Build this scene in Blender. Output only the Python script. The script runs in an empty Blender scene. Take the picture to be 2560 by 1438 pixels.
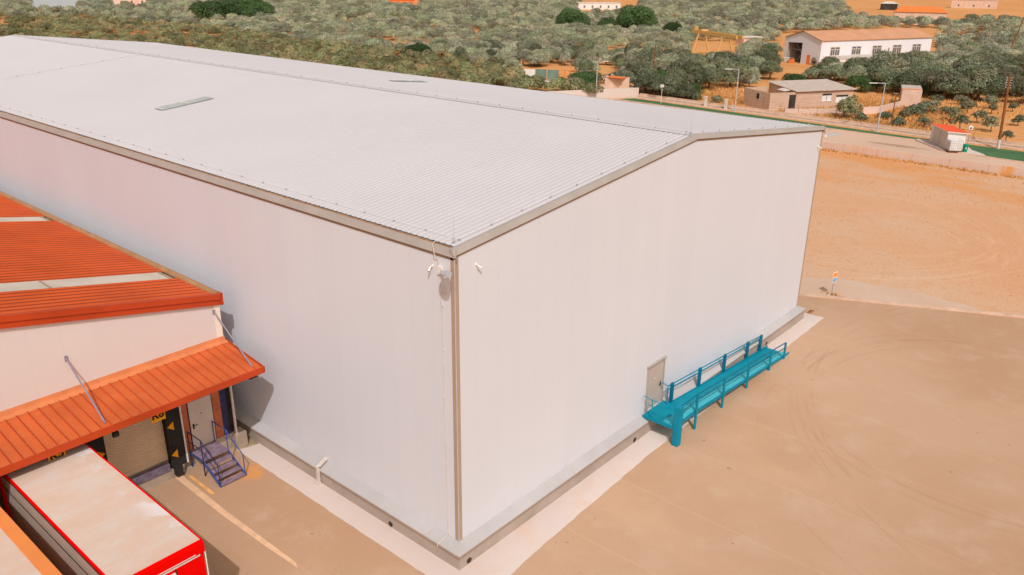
import bpy, math, random
import numpy as np
from mathutils import Vector, Matrix, noise as mnoise
random.seed(7); np.random.seed(7)
scene = bpy.context.scene
# ---------------------------------------------------------------- camera
YAW, PITCH, ROLL = 0.8607, 0.3708, 0.0108
CAM = Vector((-16.301, -16.301, 19.202)); FPX = 2033.4
fw = Vector((math.sin(YAW)*math.cos(PITCH), math.cos(YAW)*math.cos(PITCH), -math.sin(PITCH)))
rt = Vector((math.cos(YAW), -math.sin(YAW), 0)); up = rt.cross(fw)
rt, up = (math.cos(ROLL)*rt + math.sin(ROLL)*up), (-math.sin(ROLL)*rt + math.cos(ROLL)*up)
cd = bpy.data.cameras.new('camera'); cam = bpy.data.objects.new('camera', cd); scene.collection.objects.link(cam)
cam.matrix_world = Matrix(((rt.x, up.x, -fw.x, CAM.x), (rt.y, up.y, -fw.y, CAM.y), (rt.z, up.z, -fw.z, CAM.z), (0, 0, 0, 1)))
cd.sensor_width = 36; cd.lens = FPX/2560*36; cd.clip_start = 0.1; cd.clip_end = 6000
scene.camera = cam
# ---------------------------------------------------------------- world, sun
SUN = Vector((-0.438, -0.504, 0.745)).normalized()
w = bpy.data.worlds.new('World'); scene.world = w; w.use_nodes = True
nt = w.node_tree; bg = nt.nodes['Background']
sky = nt.nodes.new('ShaderNodeTexSky'); sky.sky_type = 'NISHITA'; sky.sun_disc = False
sky.sun_elevation = math.asin(SUN.z); sky.sun_rotation = math.radians(221)
sky.dust_density = 3.0; sky.air_density = 1.0
hs = nt.nodes.new('ShaderNodeHueSaturation'); hs.inputs['Saturation'].default_value = 0.45
mu = nt.nodes.new('ShaderNodeMix'); mu.data_type = 'RGBA'; mu.blend_type = 'MULTIPLY'; mu.inputs[0].default_value = 1
mu.inputs[7].default_value = (1.0, 0.86, 0.70, 1)
nt.links.new(sky.outputs[0], hs.inputs['Color']); nt.links.new(hs.outputs[0], mu.inputs[6]); nt.links.new(mu.outputs[2], bg.inputs['Color'])
bg.inputs['Strength'].default_value = 0.15
sl = bpy.data.lights.new('sun', 'SUN'); sl.energy = 2.75; sl.angle = math.radians(0.5); sl.color = (1.0, 0.995, 0.985)
so = bpy.data.objects.new('sun', sl); scene.collection.objects.link(so)
so.rotation_euler = SUN.to_track_quat('Z', 'Y').to_euler(); so.location = (0, 0, 60)
vs = scene.view_settings; vs.view_transform = 'Standard'; vs.look = 'None'; vs.exposure = -0.22; vs.gamma = 1
scene.render.engine = 'CYCLES'; scene.cycles.max_bounces = 6
# ---------------------------------------------------------------- helpers
COL = scene.collection
def org(o):
    v = Vector((0, 0, 0))
    while o is not None: v += o.location; o = o.parent
    return v
def tag(o, label=None, cat=None, group=None, kind=None):
    if label: o['label'] = label
    if cat: o['category'] = cat
    if group: o['group'] = group
    if kind: o['kind'] = kind
    return o
def thing(name, label, cat, loc=(0, 0, 0), group=None):
    o = bpy.data.objects.new(name, None); COL.objects.link(o); o.location = loc; o.empty_display_size = 0.3
    return tag(o, label, cat, group)
class MB:
    def __init__(s): s.v = []; s.f = []
    def add(s, vs_, fs): b = len(s.v); s.v += [tuple(p) for p in vs_]; s.f += [tuple(b+i for i in f) for f in fs]; return s
    def box(s, x0, x1, y0, y1, z0, z1):
        return s.add([(x0,y0,z0),(x1,y0,z0),(x1,y1,z0),(x0,y1,z0),(x0,y0,z1),(x1,y0,z1),(x1,y1,z1),(x0,y1,z1)],
                     [(0,3,2,1),(4,5,6,7),(0,1,5,4),(1,2,6,5),(2,3,7,6),(3,0,4,7)])
    def bar(s, p, q, wd, ht=None):      # rectangular bar from p to q
        p, q = Vector(p), Vector(q); ht = ht or wd; d = (q-p).normalized()
        u = Vector((0,0,1)) if abs(d.z) < .98 else Vector((0,1,0))
        a = d.cross(u).normalized()*wd/2; b = a.cross(d).normalized()*ht/2
        vs_ = [p-a-b, p+a-b, p+a+b, p-a+b, q-a-b, q+a-b, q+a+b, q-a+b]
        return s.add(vs_, [(0,1,2,3),(7,6,5,4),(0,4,5,1),(1,5,6,2),(2,6,7,3),(3,7,4,0)])
    def tube(s, p, q, r, r2=None, n=8):
        p, q = Vector(p), Vector(q); r2 = r if r2 is None else r2; d = (q-p).normalized()
        u = Vector((0,0,1)) if abs(d.z) < .9 else Vector((1,0,0))
        a = d.cross(u).normalized(); b = d.cross(a)
        vs_ = []
        for c, rr in ((p, r), (q, r2)):
            for i in range(n):
                t = 2*math.pi*i/n; vs_.append(c + a*math.cos(t)*rr + b*math.sin(t)*rr)
        fs = [(i, (i+1) % n, n+(i+1) % n, n+i) for i in range(n)] + [tuple(range(n))[::-1], tuple(range(n, 2*n))]
        return s.add(vs_, fs)
    def path(s, pts, r, n=6):
        for a, b in zip(pts[:-1], pts[1:]): s.tube(a, b, r, n=n)
        return s
    def prism(s, poly, ax, a0, a1):     # polygon extruded along axis ax from a0 to a1
        n = len(poly)
        def P(u, v, a): return {'x': (a, u, v), 'y': (u, a, v), 'z': (u, v, a)}[ax]
        vs_ = [P(u, v, a0) for u, v in poly] + [P(u, v, a1) for u, v in poly]
        return s.add(vs_, [tuple(range(n)), tuple(range(n, 2*n))[::-1]] + [(i, n+i, n+(i+1) % n, (i+1) % n) for i in range(n)])
    def quad(s, *p): return s.add(p, [tuple(range(len(p)))])
    def build(s, name, mat, parent=None, smooth=False, label=None, bevel=0):
        me = bpy.data.meshes.new(name); o0 = org(parent) if parent else Vector((0, 0, 0))
        me.from_pydata([(p[0]-o0.x, p[1]-o0.y, p[2]-o0.z) for p in s.v], [], s.f); me.update()
        import bmesh
        bm = bmesh.new(); bm.from_mesh(me); bmesh.ops.recalc_face_normals(bm, faces=bm.faces); bm.to_mesh(me); bm.free()
        me.materials.append(mat)
        if smooth:
            for p in me.polygons: p.use_smooth = True
        o = bpy.data.objects.new(name, me); COL.objects.link(o)
        if parent: o.parent = parent
        if label: o['label'] = label
        if bevel:
            m = o.modifiers.new('bevel', 'BEVEL'); m.width = bevel; m.segments = 2; m.limit_method = 'ANGLE'
        return o
def copy_tree(o, parent=None):
    c = o.copy(); COL.objects.link(c); c.parent = parent
    for ch in [x for x in bpy.data.objects if x.parent == o]: copy_tree(ch, c)
    return c
def text_part(txt, size, mat, parent, M, name='lettering', depth=0.004):
    cu = bpy.data.curves.new('t', 'FONT'); cu.body = txt; cu.size = size; cu.extrude = depth; cu.align_x = 'CENTER'; cu.align_y = 'CENTER'; cu.offset = size*0.03
    tmp = bpy.data.objects.new('t', cu); COL.objects.link(tmp)
    me = bpy.data.meshes.new_from_object(tmp.evaluated_get(bpy.context.evaluated_depsgraph_get()))
    bpy.data.objects.remove(tmp); me.transform(Matrix.Translation(-org(parent)) @ M); me.materials.clear(); me.materials.append(mat); me.name = name
    o = bpy.data.objects.new(name, me); COL.objects.link(o); o.parent = parent; return o
# ---------------------------------------------------------------- materials
class NB:
    """small node builder"""
    def __init__(s, name):
        s.m = bpy.data.materials.new(name); s.m.use_nodes = True; s.t = s.m.node_tree; s.b = s.t.nodes['Principled BSDF']
        s.out = s.t.nodes['Material Output']; s.b.inputs['Roughness'].default_value = .7; s.b.inputs['Specular IOR Level'].default_value = .2
        g = s.t.nodes.new('ShaderNodeNewGeometry'); s.P = g.outputs['Position']; s.geo = g
    def n(s, t, **k):
        nd = s.t.nodes.new(t)
        for a, b in k.items(): setattr(nd, a, b)
        return nd
    def set(s, sock, v):
        if hasattr(v, 'is_linked') or hasattr(v, 'links'): s.t.links.new(v, sock)
        else:
            if isinstance(v, tuple) and len(v) == 3 and sock.type == 'RGBA': v = (*v, 1)
            sock.default_value = v
    def math(s, op, a, b=0., c=None, clamp=False):
        nd = s.n('ShaderNodeMath', operation=op, use_clamp=clamp); s.set(nd.inputs[0], a); s.set(nd.inputs[1], b)
        if c is not None: s.set(nd.inputs[2], c)
        return nd.outputs[0]
    def noise(s, scale, detail=4, vec=None, rough=.55, stretch=None, dist=0.):
        v = vec or s.P
        if stretch:
            mp = s.n('ShaderNodeMapping'); mp.inputs['Scale'].default_value = stretch; s.set(mp.inputs[0], v); v = mp.outputs[0]
        nd = s.n('ShaderNodeTexNoise'); nd.inputs['Scale'].default_value = scale; nd.inputs['Detail'].default_value = detail
        nd.inputs['Roughness'].default_value = rough; nd.inputs['Distortion'].default_value = dist; s.set(nd.inputs['Vector'], v)
        return nd.outputs[0]
    def ramp(s, v, a, b, lo=0., hi=1.):
        nd = s.n('ShaderNodeMapRange', interpolation_type='SMOOTHSTEP'); s.set(nd.inputs[0], v)
        nd.inputs[1].default_value = a; nd.inputs[2].default_value = b; nd.inputs[3].default_value = lo; nd.inputs[4].default_value = hi
        return nd.outputs[0]
    def mix(s, f, a, b, mode='MIX'):
        nd = s.n('ShaderNodeMix', data_type='RGBA', blend_type=mode); s.set(nd.inputs[0], f); s.set(nd.inputs[6], a); s.set(nd.inputs[7], b)
        return nd.outputs[2]
    def xyz(s):
        nd = s.n('ShaderNodeSeparateXYZ'); s.set(nd.inputs[0], s.P); return nd.outputs
    def bump(s, h, strength=.3, dist=.02):
        nd = s.n('ShaderNodeBump'); nd.inputs['Strength'].default_value = strength; nd.inputs['Distance'].default_value = dist
        s.set(nd.inputs['Height'], h); s.t.links.new(nd.outputs[0], s.b.inputs['Normal']); return s
    def col(s, c): s.set(s.b.inputs['Base Color'], c); return s
    def rough(s, r): s.set(s.b.inputs['Roughness'], r); return s
def mat(name, c, rough=.6, var=.12, scale=1.5, metal=0., dirt=None, bump=0., grain=25.):
    k = NB(name); n1 = k.noise(scale, 5); c2 = tuple(max(0, x*(1-var)) for x in c); c3 = tuple(min(1, x*(1+var*.6)) for x in c)
    base = k.mix(k.ramp(n1, .3, .7), c2, c3)
    if dirt: base = k.mix(k.ramp(k.noise(scale*2.7, 6, rough=.7), .52, .75, 0, .6), base, dirt)
    k.col(base).rough(rough); k.b.inputs['Metallic'].default_value = metal
    if bump: k.bump(k.noise(grain, 3), bump, .01)
    return k.m
def panel_mat(name, c, pitch=1.0, joint=.92, both=True):
    k = NB(name); x = k.xyz(); u = k.math('ADD', x[0], x[1])
    fr = k.math('FRACT', k.math('DIVIDE', k.math('ADD', u, 1000.), pitch)); d = k.math('ABSOLUTE', k.math('SUBTRACT', fr, .5))
    line = k.ramp(d, .485, .497)
    cell = k.math('FLOOR', k.math('DIVIDE', k.math('ADD', u, 1000.), pitch))
    wn = k.n('ShaderNodeTexWhiteNoise', noise_dimensions='1D'); k.set(wn.inputs['W'], cell)
    cc = k.mix(wn.outputs[0], tuple(v*.99 for v in c), tuple(min(1, v*1.01) for v in c))
    cc = k.mix(k.ramp(k.noise(.12, 3), .3, .7), cc, k.mix(.5, cc, tuple(v*e for v, e in zip(c, (.93, .93, .95)))))
    streak = k.ramp(k.noise(3., 4, stretch=(1, 1, .06)), .55, .8, 0, .06)
    cc = k.mix(streak, cc, tuple(v*e for v, e in zip(c, (.82, .74, .66))))
    spl = k.math('MULTIPLY', k.ramp(x[2], 2.0, .8), k.ramp(k.noise(1.4, 5, rough=.7), .45, .75, 0, .20)); cc = k.mix(spl, cc, tuple(v*e for v, e in zip(c, (.82, .72, .62))))
    cc = k.mix(k.math('MULTIPLY', line, 1-joint), cc, tuple(v*.35 for v in c))
    k.col(cc).rough(.42); k.bump(k.math('SUBTRACT', 1., line), .25, .01)
    return k.m
M = {}
M['panel'] = panel_mat('white_panel', (.675, .688, .755), 1.0, .90)
M['panel_cream'] = panel_mat('cream_panel', (.67, .60, .575), 1.1, .97)
k = NB('white_roof_sheet'); x = k.xyz()
c0 = k.mix(k.ramp(k.noise(.15, 5), .3, .7), (.585, .56, .59), (.605, .58, .61))
c0 = k.mix(k.ramp(k.noise(2.2, 5, stretch=(.12, 1, 1)), .58, .85, 0, .25), c0, (.47, .43, .42))
k.col(c0).rough(.5); M['roof'] = k.m
M['trim'] = mat('taupe_flashing', (.41, .37, .345), .45, .08, .8)
M['trim_corner'] = mat('brown_corner_flashing', (.44, .315, .235), .5, .06, .6)
M['trim_dark'] = mat('taupe_flashing_folded', (.36, .25, .18), .5, .08, .8)
M['trim_light'] = mat('pale_flashing', (.46, .44, .45), .45, .08, .5, dirt=(.43, .38, .36))
M['groove'] = mat('rusty_gutter_bed', (.42, .20, .08), .8, .3, 4)
M['plinth'] = mat('grey_plinth', (.42, .345, .30), .8, .12, .7, dirt=(.36, .27, .21), bump=.2)
M['hole'] = mat('dark_hole', (.06, .035, .02), .9)
M['red_roof'] = None
M['red_trim'] = mat('red_flashing', (.47, .055, .012), .45, .12, .6)
def seam_shade_mat(name, c, dirtc, ax, pitch, off, a, b, dark, off2=0.):  # sheet colour with a painted dark stripe for the shade at each rib
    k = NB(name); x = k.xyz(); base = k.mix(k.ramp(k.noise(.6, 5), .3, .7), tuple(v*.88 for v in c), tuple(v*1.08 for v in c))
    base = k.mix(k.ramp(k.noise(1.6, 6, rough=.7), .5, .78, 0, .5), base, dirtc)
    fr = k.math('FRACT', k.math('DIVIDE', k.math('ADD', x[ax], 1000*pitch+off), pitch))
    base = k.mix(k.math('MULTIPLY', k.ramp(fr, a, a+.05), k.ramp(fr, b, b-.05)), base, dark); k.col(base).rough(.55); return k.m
M['red_roof'] = seam_shade_mat('red_roof_sheet', (.58, .095, .018), (.58, .12, .028), 1, .4, 0., .25, .6, (.34, .038, .009))  # dark stripes stand in for shade in the valleys between ribs
M['canopy'] = seam_shade_mat('canopy_sheet', (.55, .115, .032), (.60, .185, .07), 0, .35, .98, .055, .27, (.38, .05, .014))  # dark line paints the seam and the shadow beside each rib
M['strip'] = mat('fibreglass_strip', (.60, .53, .45), .5, .1, .8, dirt=(.56, .43, .33))
M['concrete'] = mat('bare_concrete', (.42, .33, .26), .85, .2, 1.2, dirt=(.33, .24, .17), bump=.3)
M['seal'] = mat('black_rubber_seal', (.028, .024, .022), .7, .3, 2)
M['yellow'] = mat('yellow_sign_paint', (.85, .36, .01), .5, .06)
M['ink'] = mat('black_ink', (.015, .012, .01), .6, .05)
M['door_w'] = mat('off_white_door_paint', (.62, .53, .46), .45, .05)
M['door_t'] = mat('taupe_door_paint', (.50, .41, .37), .45, .05)
M['white'] = mat('white_paint', (.78, .74, .72), .45, .06)
M['white_dirty'] = mat('weathered_white', (.68, .60, .55), .6, .12, 2, dirt=(.5, .38, .28))
M['grey'] = mat('galvanised_steel', (.36, .35, .36), .45, .12, 3, metal=.3)
M['lilac'] = mat('lilac_tie_rod_paint', (.26, .22, .27), .5, .1, 3)
M['blue'] = mat('worn_blue_paint', (.05, .09, .30), .55, .3, 5, dirt=(.17, .11, .15))
M['navy'] = mat('navy_paint', (.03, .035, .11), .5, .3, 4, dirt=(.10, .05, .07))
M['tread'] = mat('worn_tread_paint', (.26, .185, .24), .6, .25, 4, dirt=(.05, .10, .26))
M['teal'] = mat('teal_paint', (.0, .225, .35), .6, .12, 1.5, dirt=(.0, .27, .37))
k = NB('worn_teal_deck'); x = k.xyz()
c0 = k.mix(k.ramp(k.noise(1.8, 5), .35, .65), (.0, .23, .33), (.0, .27, .37))
wear = k.math('MULTIPLY', k.ramp(k.math('ADD', x[1], k.math('MULTIPLY', k.noise(1.2, 4), .25)), -.93, -1.05), k.ramp(k.noise(1.1, 5, rough=.7), .25, .5, .55, 1.))
c0 = k.mix(wear, c0, (.06, .44, .53)); k.col(c0).rough(.7); M['teal_deck'] = k.m
M['teal_dark'] = mat('dark_teal_paint', (.0, .14, .24), .5, .12, 1.5)
M['red'] = mat('truck_red_paint', (.80, .002, .001), .5, .06, 2); M['red'].node_tree.nodes['Principled BSDF'].inputs['Specular IOR Level'].default_value = .03
M['orange'] = mat('orange_truck_paint', (.76, .25, .07), .5, .06, 1)
k = NB('trailer_roof_sheet'); x = k.xyz()
c0 = k.mix(k.ramp(k.noise(.8, 6, stretch=(.8, 1.6, 1), rough=.65), .38, .7), (.64, .47, .38), (.64, .54, .49))
c0 = k.mix(k.ramp(k.noise(2.5, 6), .58, .8, 0, .35), c0, (.60, .40, .27))
sx = k.math('FRACT', k.math('MULTIPLY', x[1], .82)); c0 = k.mix(k.ramp(k.math('ABSOLUTE', k.math('SUBTRACT', sx, .5)), .48, .495, 0, .22), c0, (.52, .38, .30))
edge = k.math('MULTIPLY', k.ramp(x[0], -8.4, -7.7, 0, 1), k.ramp(k.noise(1.1, 4), .5, .62)); c0 = k.mix(edge, c0, (.70, .65, .66))
k.col(c0).rough(.6).bump(k.noise(2, 4), .3, .03); M['trailer_roof'] = k.m
M['lampgrey'] = mat('pale_lamp_metal', (.48, .49, .52), .4, .05)
M['tyre'] = mat('tyre_rubber', (.03, .028, .027), .85)
M['wood'] = mat('brown_pole_wood', (.25, .095, .035), .85, .25, 3)
M['wire'] = mat('dark_wire', (.12, .09, .08), .6)
M['orange_soil_roof'] = mat('ochre_roof_sheet', (.60, .31, .18), .6, .08, .4)
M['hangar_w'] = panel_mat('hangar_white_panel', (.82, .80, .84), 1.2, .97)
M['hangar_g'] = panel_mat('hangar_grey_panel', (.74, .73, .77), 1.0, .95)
M['dark_in'] = mat('dark_interior', (.06, .05, .045), .9, .3, .5)
M['glass'] = mat('window_glass', (.16, .15, .15), .2, .2)
M['crane'] = mat('crane_yellow', (.70, .44, .15), .55, .1)
M['terra'] = mat('terracotta', (.80, .21, .05), .7, .12, 1)
M['shed_red'] = mat('shed_red_roof', (.86, .10, .02), .5, .05)
M['green_bin'] = mat('green_plastic', (.0, .28, .17), .4, .08, 3)
M['tank'] = mat('milky_plastic', (.74, .74, .75), .35, .12, 4)
M['sheet_grey'] = mat('fibre_cement_sheet', (.54, .45, .40), .8, .1, 1, dirt=(.46, .34, .26))
M['pink_plaster'] = mat('pink_plaster', (.70, .50, .40), .85, .12, .8)
M['greenglass'] = mat('green_plastic_sheet', (.16, .25, .20), .4, .15, 1)
def brick_mat(name, a, b, m, sc, w_=.4, h_=.2):
    k = NB(name); x = k.xyz(); cv = k.n('ShaderNodeCombineXYZ'); k.set(cv.inputs[0], k.math('ADD', x[0], x[1])); k.set(cv.inputs[1], x[2])
    br = k.n('ShaderNodeTexBrick'); k.set(br.inputs['Vector'], cv.outputs[0]); br.inputs['Scale'].default_value = sc
    br.inputs['Brick Width'].default_value = w_; br.inputs['Row Height'].default_value = h_; br.inputs['Mortar Size'].default_value = .018
    k.set(br.inputs['Color1'], a); k.set(br.inputs['Color2'], b); k.set(br.inputs['Mortar'], m)
    c = k.mix(k.ramp(k.noise(1.3, 5), .4, .75, 0, .35), br.outputs[0], tuple(v*.75 for v in a)); k.col(c).rough(.85); k.bump(br.outputs[1], -.3, .01); return k.m
M['brick'] = brick_mat('red_brick', (.48, .12, .05), (.58, .17, .07), (.40, .18, .11), 1.0, .42, .22)
M['block'] = brick_mat('pink_hollow_block', (.58, .40, .29), (.66, .47, .35), (.50, .37, .29), 1.0, .4, .22)
# --- ground materials
def ground(name, ca, cb, cc, s1=.05, s2=.6, fine=9., rough=.95, extra=None, fine_amt=.25, bump=.5):
    k = NB(name)
    c = k.mix(k.ramp(k.noise(s1, 6, rough=.6), .35, .65), ca, cb)
    c = k.mix(k.ramp(k.noise(s2, 6, rough=.65), .5, .72, 0, .7), c, cc)
    c = k.mix(k.ramp(k.noise(fine, 4, rough=.7), .5, .72, 0, fine_amt), c, tuple(v*.55 for v in cc))
    if extra: c = extra(k, c)
    k.col(c).rough(rough); k.bump(k.noise(fine, 5, rough=.7), bump, .03); return k.m
def ring(k, cx, cy, r, wd, a0=None):
    x = k.xyz(); dx = k.math('SUBTRACT', x[0], cx); dy = k.math('SUBTRACT', x[1], cy)
    d = k.math('SQRT', k.math('ADD', k.math('MULTIPLY', dx, dx), k.math('MULTIPLY', dy, dy)))
    return k.ramp(k.math('ABSOLUTE', k.math('SUBTRACT', d, r)), wd, wd*.3)
def asph(k, c):
    x = k.xyz()
    n = k.ramp(k.noise(.35, 3), .42, .6)
    for (cx, cy, r, wd, st) in ((23.7,-11.9,8.7,.2,.2), (23.7,-11.9,9.3,.16,.16), (26.9,-20.7,17.6,.16,.2), (26.9,-20.7,18.3,.14,.17), (22.6,-14,10,.14,.2), (22.6,-14.,10.8,.12,.16), (21,-16,13.4,.15,.12)):
        c = k.mix(k.math('MULTIPLY', k.math('MULTIPLY', ring(k, cx, cy, r, wd*.7), n), st*.75), c, (.30, .155, .085))
    # laying joints every 4 m along the yard, and pale dusty spots
    c = k.mix(k.math('MULTIPLY', k.ramp(k.math('ABSOLUTE', k.math('SUBTRACT', k.math('FRACT', k.math('DIVIDE', k.math('ADD', k.math('ADD', x[0], k.math('MULTIPLY', k.noise(.4, 2), .3)), 101.2), 3.9)), .5)), .485, .498), .2), c, (.70, .46, .30))
    c = k.mix(k.ramp(k.noise(.22, 3, stretch=(1, .45, 1)), .56, .74, 0, .30), c, (.64, .42, .28))
    c = k.mix(k.ramp(k.noise(1.7, 2), .72, .76, 0, .55), c, (.22, .12, .075))
    v = k.n('ShaderNodeTexVoronoi'); v.inputs['Scale'].default_value = 3.; k.set(v.inputs['Vector'], k.P)
    c = k.mix(k.ramp(v.outputs['Distance'], .09, .05, 0, .5), c, (.23, .13, .08))
    # rust bloom by the stairs
    dx = k.math('SUBTRACT', x[0], -1.8); dy = k.math('SUBTRACT', x[1], 10.15)
    d = k.math('SQRT', k.math('ADD', k.math('MULTIPLY', dx, dx), k.math('MULTIPLY', dy, dy)))
    c = k.mix(k.math('MULTIPLY', k.ramp(d, .95, .1), k.ramp(k.noise(2.5, 3), .3, .6)), c, (.72, .30, .07))
    return c
M['asphalt'] = ground('yard_asphalt', (.475, .285, .175), (.535, .35, .235), (.55, .385, .275), .06, .5, 26., extra=asph, fine_amt=.32, bump=.6)
def dirt(k, c):
    x = k.xyz(); n = k.ramp(k.noise(.4, 3), .35, .55)
    for (cx, cy, r, wd, st) in ((50,1.3,5.1,.28,.25), (51,5.8,11.3,.3,.28), (51,5.8,12.,.25,.22), (48,2.8,9.2,.3,.2), (48,2.8,10,.26,.18), (52,9,16.5,.35,.2), (54,8,17.5,.3,.15)):
        c = k.mix(k.math('MULTIPLY', k.math('MULTIPLY', ring(k, cx, cy, r, wd), n), st*.6), c, (.78, .53, .38))
    vo = k.n('ShaderNodeTexVoronoi'); vo.inputs['Scale'].default_value = 1.6; k.set(vo.inputs['Vector'], k.P)
    c = k.mix(k.math('MULTIPLY', k.ramp(vo.outputs['Distance'], .16, .07), k.ramp(k.noise(.2, 4), .42, .6, 0, .75)), c, (.40, .19, .08))
    c = k.mix(k.math('MULTIPLY', k.ramp(x[0], 55., 76., 0, 1), k.ramp(k.noise(.16, 5, stretch=(1, .5, 1)), .42, .62, 0, .75)), c, (.66, .285, .095))
    return c
M['dirt'] = ground('pale_dirt', (.64, .41, .275), (.65, .355, .20), (.60, .325, .17), .06, .9, 5., extra=dirt, fine_amt=.5)
M['soil'] = ground('orange_soil', (.68, .33, .125), (.62, .27, .09), (.68, .40, .20), .03, .35, 2.5, fine_amt=.4)
M['apron'] = ground('pale_apron_concrete', (.62, .52, .48), (.66, .57, .53), (.66, .48, .39), .12, .5, 18., fine_amt=.14, bump=.25)
M['slab'] = ground('dusty_concrete_slab', (.60, .42, .32), (.62, .46, .36), (.62, .38, .25), .3, 1.2, 9., fine_amt=.2)
def road_stain(k, c):
    x = k.xyz(); dx = k.math('SUBTRACT', x[0], 88.3); dy = k.math('MULTIPLY', k.math('SUBTRACT', x[1], 12.5), .22)
    d = k.math('ADD', k.math('SQRT', k.math('ADD', k.math('MULTIPLY', dx, dx), k.math('MULTIPLY', dy, dy))), k.math('MULTIPLY', k.noise(.9, 4), 1.1))
    return k.mix(k.ramp(d, 1.5, 1.0, 0, .6), c, (.30, .17, .10))
M['road'] = ground('pale_road', (.66, .47, .36), (.60, .42, .32), (.64, .40, .28), .06, .3, 6., extra=road_stain, fine_amt=.15)
M['kerb'] = mat('kerb_concrete', (.66, .47, .36), .85, .15, 1., dirt=(.62, .38, .24))
M['gravel'] = ground('gravel', (.35, .27, .16), (.45, .36, .22), (.12, .08, .05), .8, 3., 14., fine_amt=1., bump=1.)
k = NB('lawn_grass'); c0 = k.mix(k.ramp(k.noise(.5, 5), .35, .65), (.055, .14, .062), (.085, .18, .075)); c0 = k.mix(k.ramp(k.noise(2.2, 5), .55, .75, 0, .5), c0, (.15, .18, .09)); k.col(c0).rough(.95).bump(k.noise(14, 4), 1., .05); M['lawn'] = k.m
k = NB('stained_wall_concrete'); x = k.xyz()
c0 = k.mix(k.ramp(k.noise(.1, 4), .35, .65), (.70, .54, .46), (.68, .50, .41))
rs = k.math('MULTIPLY', k.ramp(k.noise(5., 3, stretch=(1, 1, .05)), .48, .62), k.ramp(k.noise(.22, 3, stretch=(1, 1, 0.)), .47, .66))
c0 = k.mix(k.math('MULTIPLY', rs, .5), c0, (.74, .40, .20))
c0 = k.mix(k.math('MULTIPLY', k.ramp(k.math('ABSOLUTE', k.math('ADD', x[1], .9)), .9, .3), k.ramp(k.noise(4., 3, stretch=(1, 1, .1)), .35, .5)), c0, (.76, .36, .12)); k.col(c0).rough(.85); M['stained'] = k.m
k = NB('sea_water'); k.col((.50, .52, .56)).rough(.25).bump(k.noise(.2, 3), .3, .2); M['water'] = k.m  # pale base colour stands in for sky reflected at a grazing angle
M['mark_y'] = mat('worn_yellow_line', (.82, .42, .13), .8, .15, 3, dirt=(.60, .36, .21))
M['mark_w'] = mat('worn_pale_line', (.76, .48, .30), .85, .12, 2.5, dirt=(.58, .37, .23))
M['dry_grass'] = mat('dry_grass_blades', (.66, .36, .13), .9, .3, 2)
M['trunk'] = mat('grey_brown_bark', (.20, .13, .085), .9, .3, 4)
def foliage(name, dark, lightc, warm, patch=.16, amt=.5, hue=.35):
    k = NB(name); oi = k.n('ShaderNodeObjectInfo')
    c = k.mix(k.geo.outputs['Random Per Island'], dark, lightc)
    f = k.math('MULTIPLY', k.ramp(k.noise(patch, 2), .42, .62), amt)
    c = k.mix(f, c, warm)
    c = k.mix(k.ramp(k.noise(.31, 1), .35, .65, 0, .45), c, tuple(v*.6 for v in lightc))
    c = k.mix(k.ramp(k.noise(1.5, 2), .50, .62, 0, .55), c, tuple(v*1.1 for v in dark))
    br = k.math('MULTIPLY_ADD', oi.outputs['Random'], .62, .60)
    wn = k.n('ShaderNodeTexWhiteNoise', noise_dimensions='1D'); k.set(wn.inputs['W'], oi.outputs['Random']); c = k.mix(k.math('MULTIPLY', wn.outputs[0], hue), c, tuple(a_*b_ for a_, b_ in zip(lightc, (.6, .75, .5))))
    vm = k.n('ShaderNodeVectorMath', operation='SCALE'); k.set(vm.inputs[0], c); k.set(vm.inputs['Scale'], br)
    tr = k.n('ShaderNodeBsdfTranslucent'); df = k.n('ShaderNodeBsdfDiffuse'); k.t.links.new(vm.outputs[0], df.inputs[0]); k.t.links.new(vm.outputs[0], tr.inputs[0])
    ms = k.n('ShaderNodeMixShader'); ms.inputs[0].default_value = .35; k.t.links.new(df.outputs[0], ms.inputs[1]); k.t.links.new(tr.outputs[0], ms.inputs[2])
    k.t.links.new(ms.outputs[0], k.out.inputs[0]); k.t.nodes.remove(k.b); return k.m
M['olive'] = foliage('olive_leaves', (.09, .11, .07), (.80, .80, .62), (.72, .56, .44))
M['citrus'] = foliage('citrus_leaves', (.06, .08, .035), (.60, .58, .34), (.68, .42, .24), .3, .55)
M['green'] = foliage('green_leaves', (.035, .075, .03), (.15, .25, .10), (.18, .22, .10))
M['darkolive'] = foliage('dark_olive_leaves', (.055, .075, .048), (.44, .47, .32), (.44, .33, .22))
M['fruit'] = mat('orange_fruit', (.75, .30, .05), .6)
M['oleander'] = mat('white_blossom', (.75, .68, .62), .8)
M['rednet'] = mat('red_blossom', (.75, .12, .05), .8)
exec_parts = []
# ================================================================ GROUND
def sheet(name, pts, z, m, kind='structure', label=None, cat=None):
    o = MB().quad(*[(x, y, z) for x, y in pts]).build(name, m); tag(o, label, cat, None, kind); return o
def wobble(pts, amp, step, closed=False):
    out = []
    for (x0, y0), (x1, y1) in zip(pts[:-1], pts[1:]):
        L_ = math.hypot(x1-x0, y1-y0); n = max(1, int(L_/step))
        for i in range(n):
            t = i/n; a = amp*random.uniform(-1, 1)
            out.append((x0+(x1-x0)*t - (y1-y0)/L_*a, y0+(y1-y0)*t + (x1-x0)/L_*a))
    out.append(pts[-1]); return out
sheet('ground', [(-1500,-1500),(3500,-1500),(3500,3500),(-1500,3500)], 0, M['soil'])
sheet('yard', [(-40,-60),(62,-60),(38.3,-10.24),(32.67,1.37),(28.6,9.4),(28.6,80),(-40,80)], .004, M['asphalt'])
sheet('dirt_lot', [(38.4,-10.3),(62.2,-60),(80,-60),(80,80),(28.8,80),(28.8,9.5),(32.8,1.4)], .004, M['dirt'])
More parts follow.
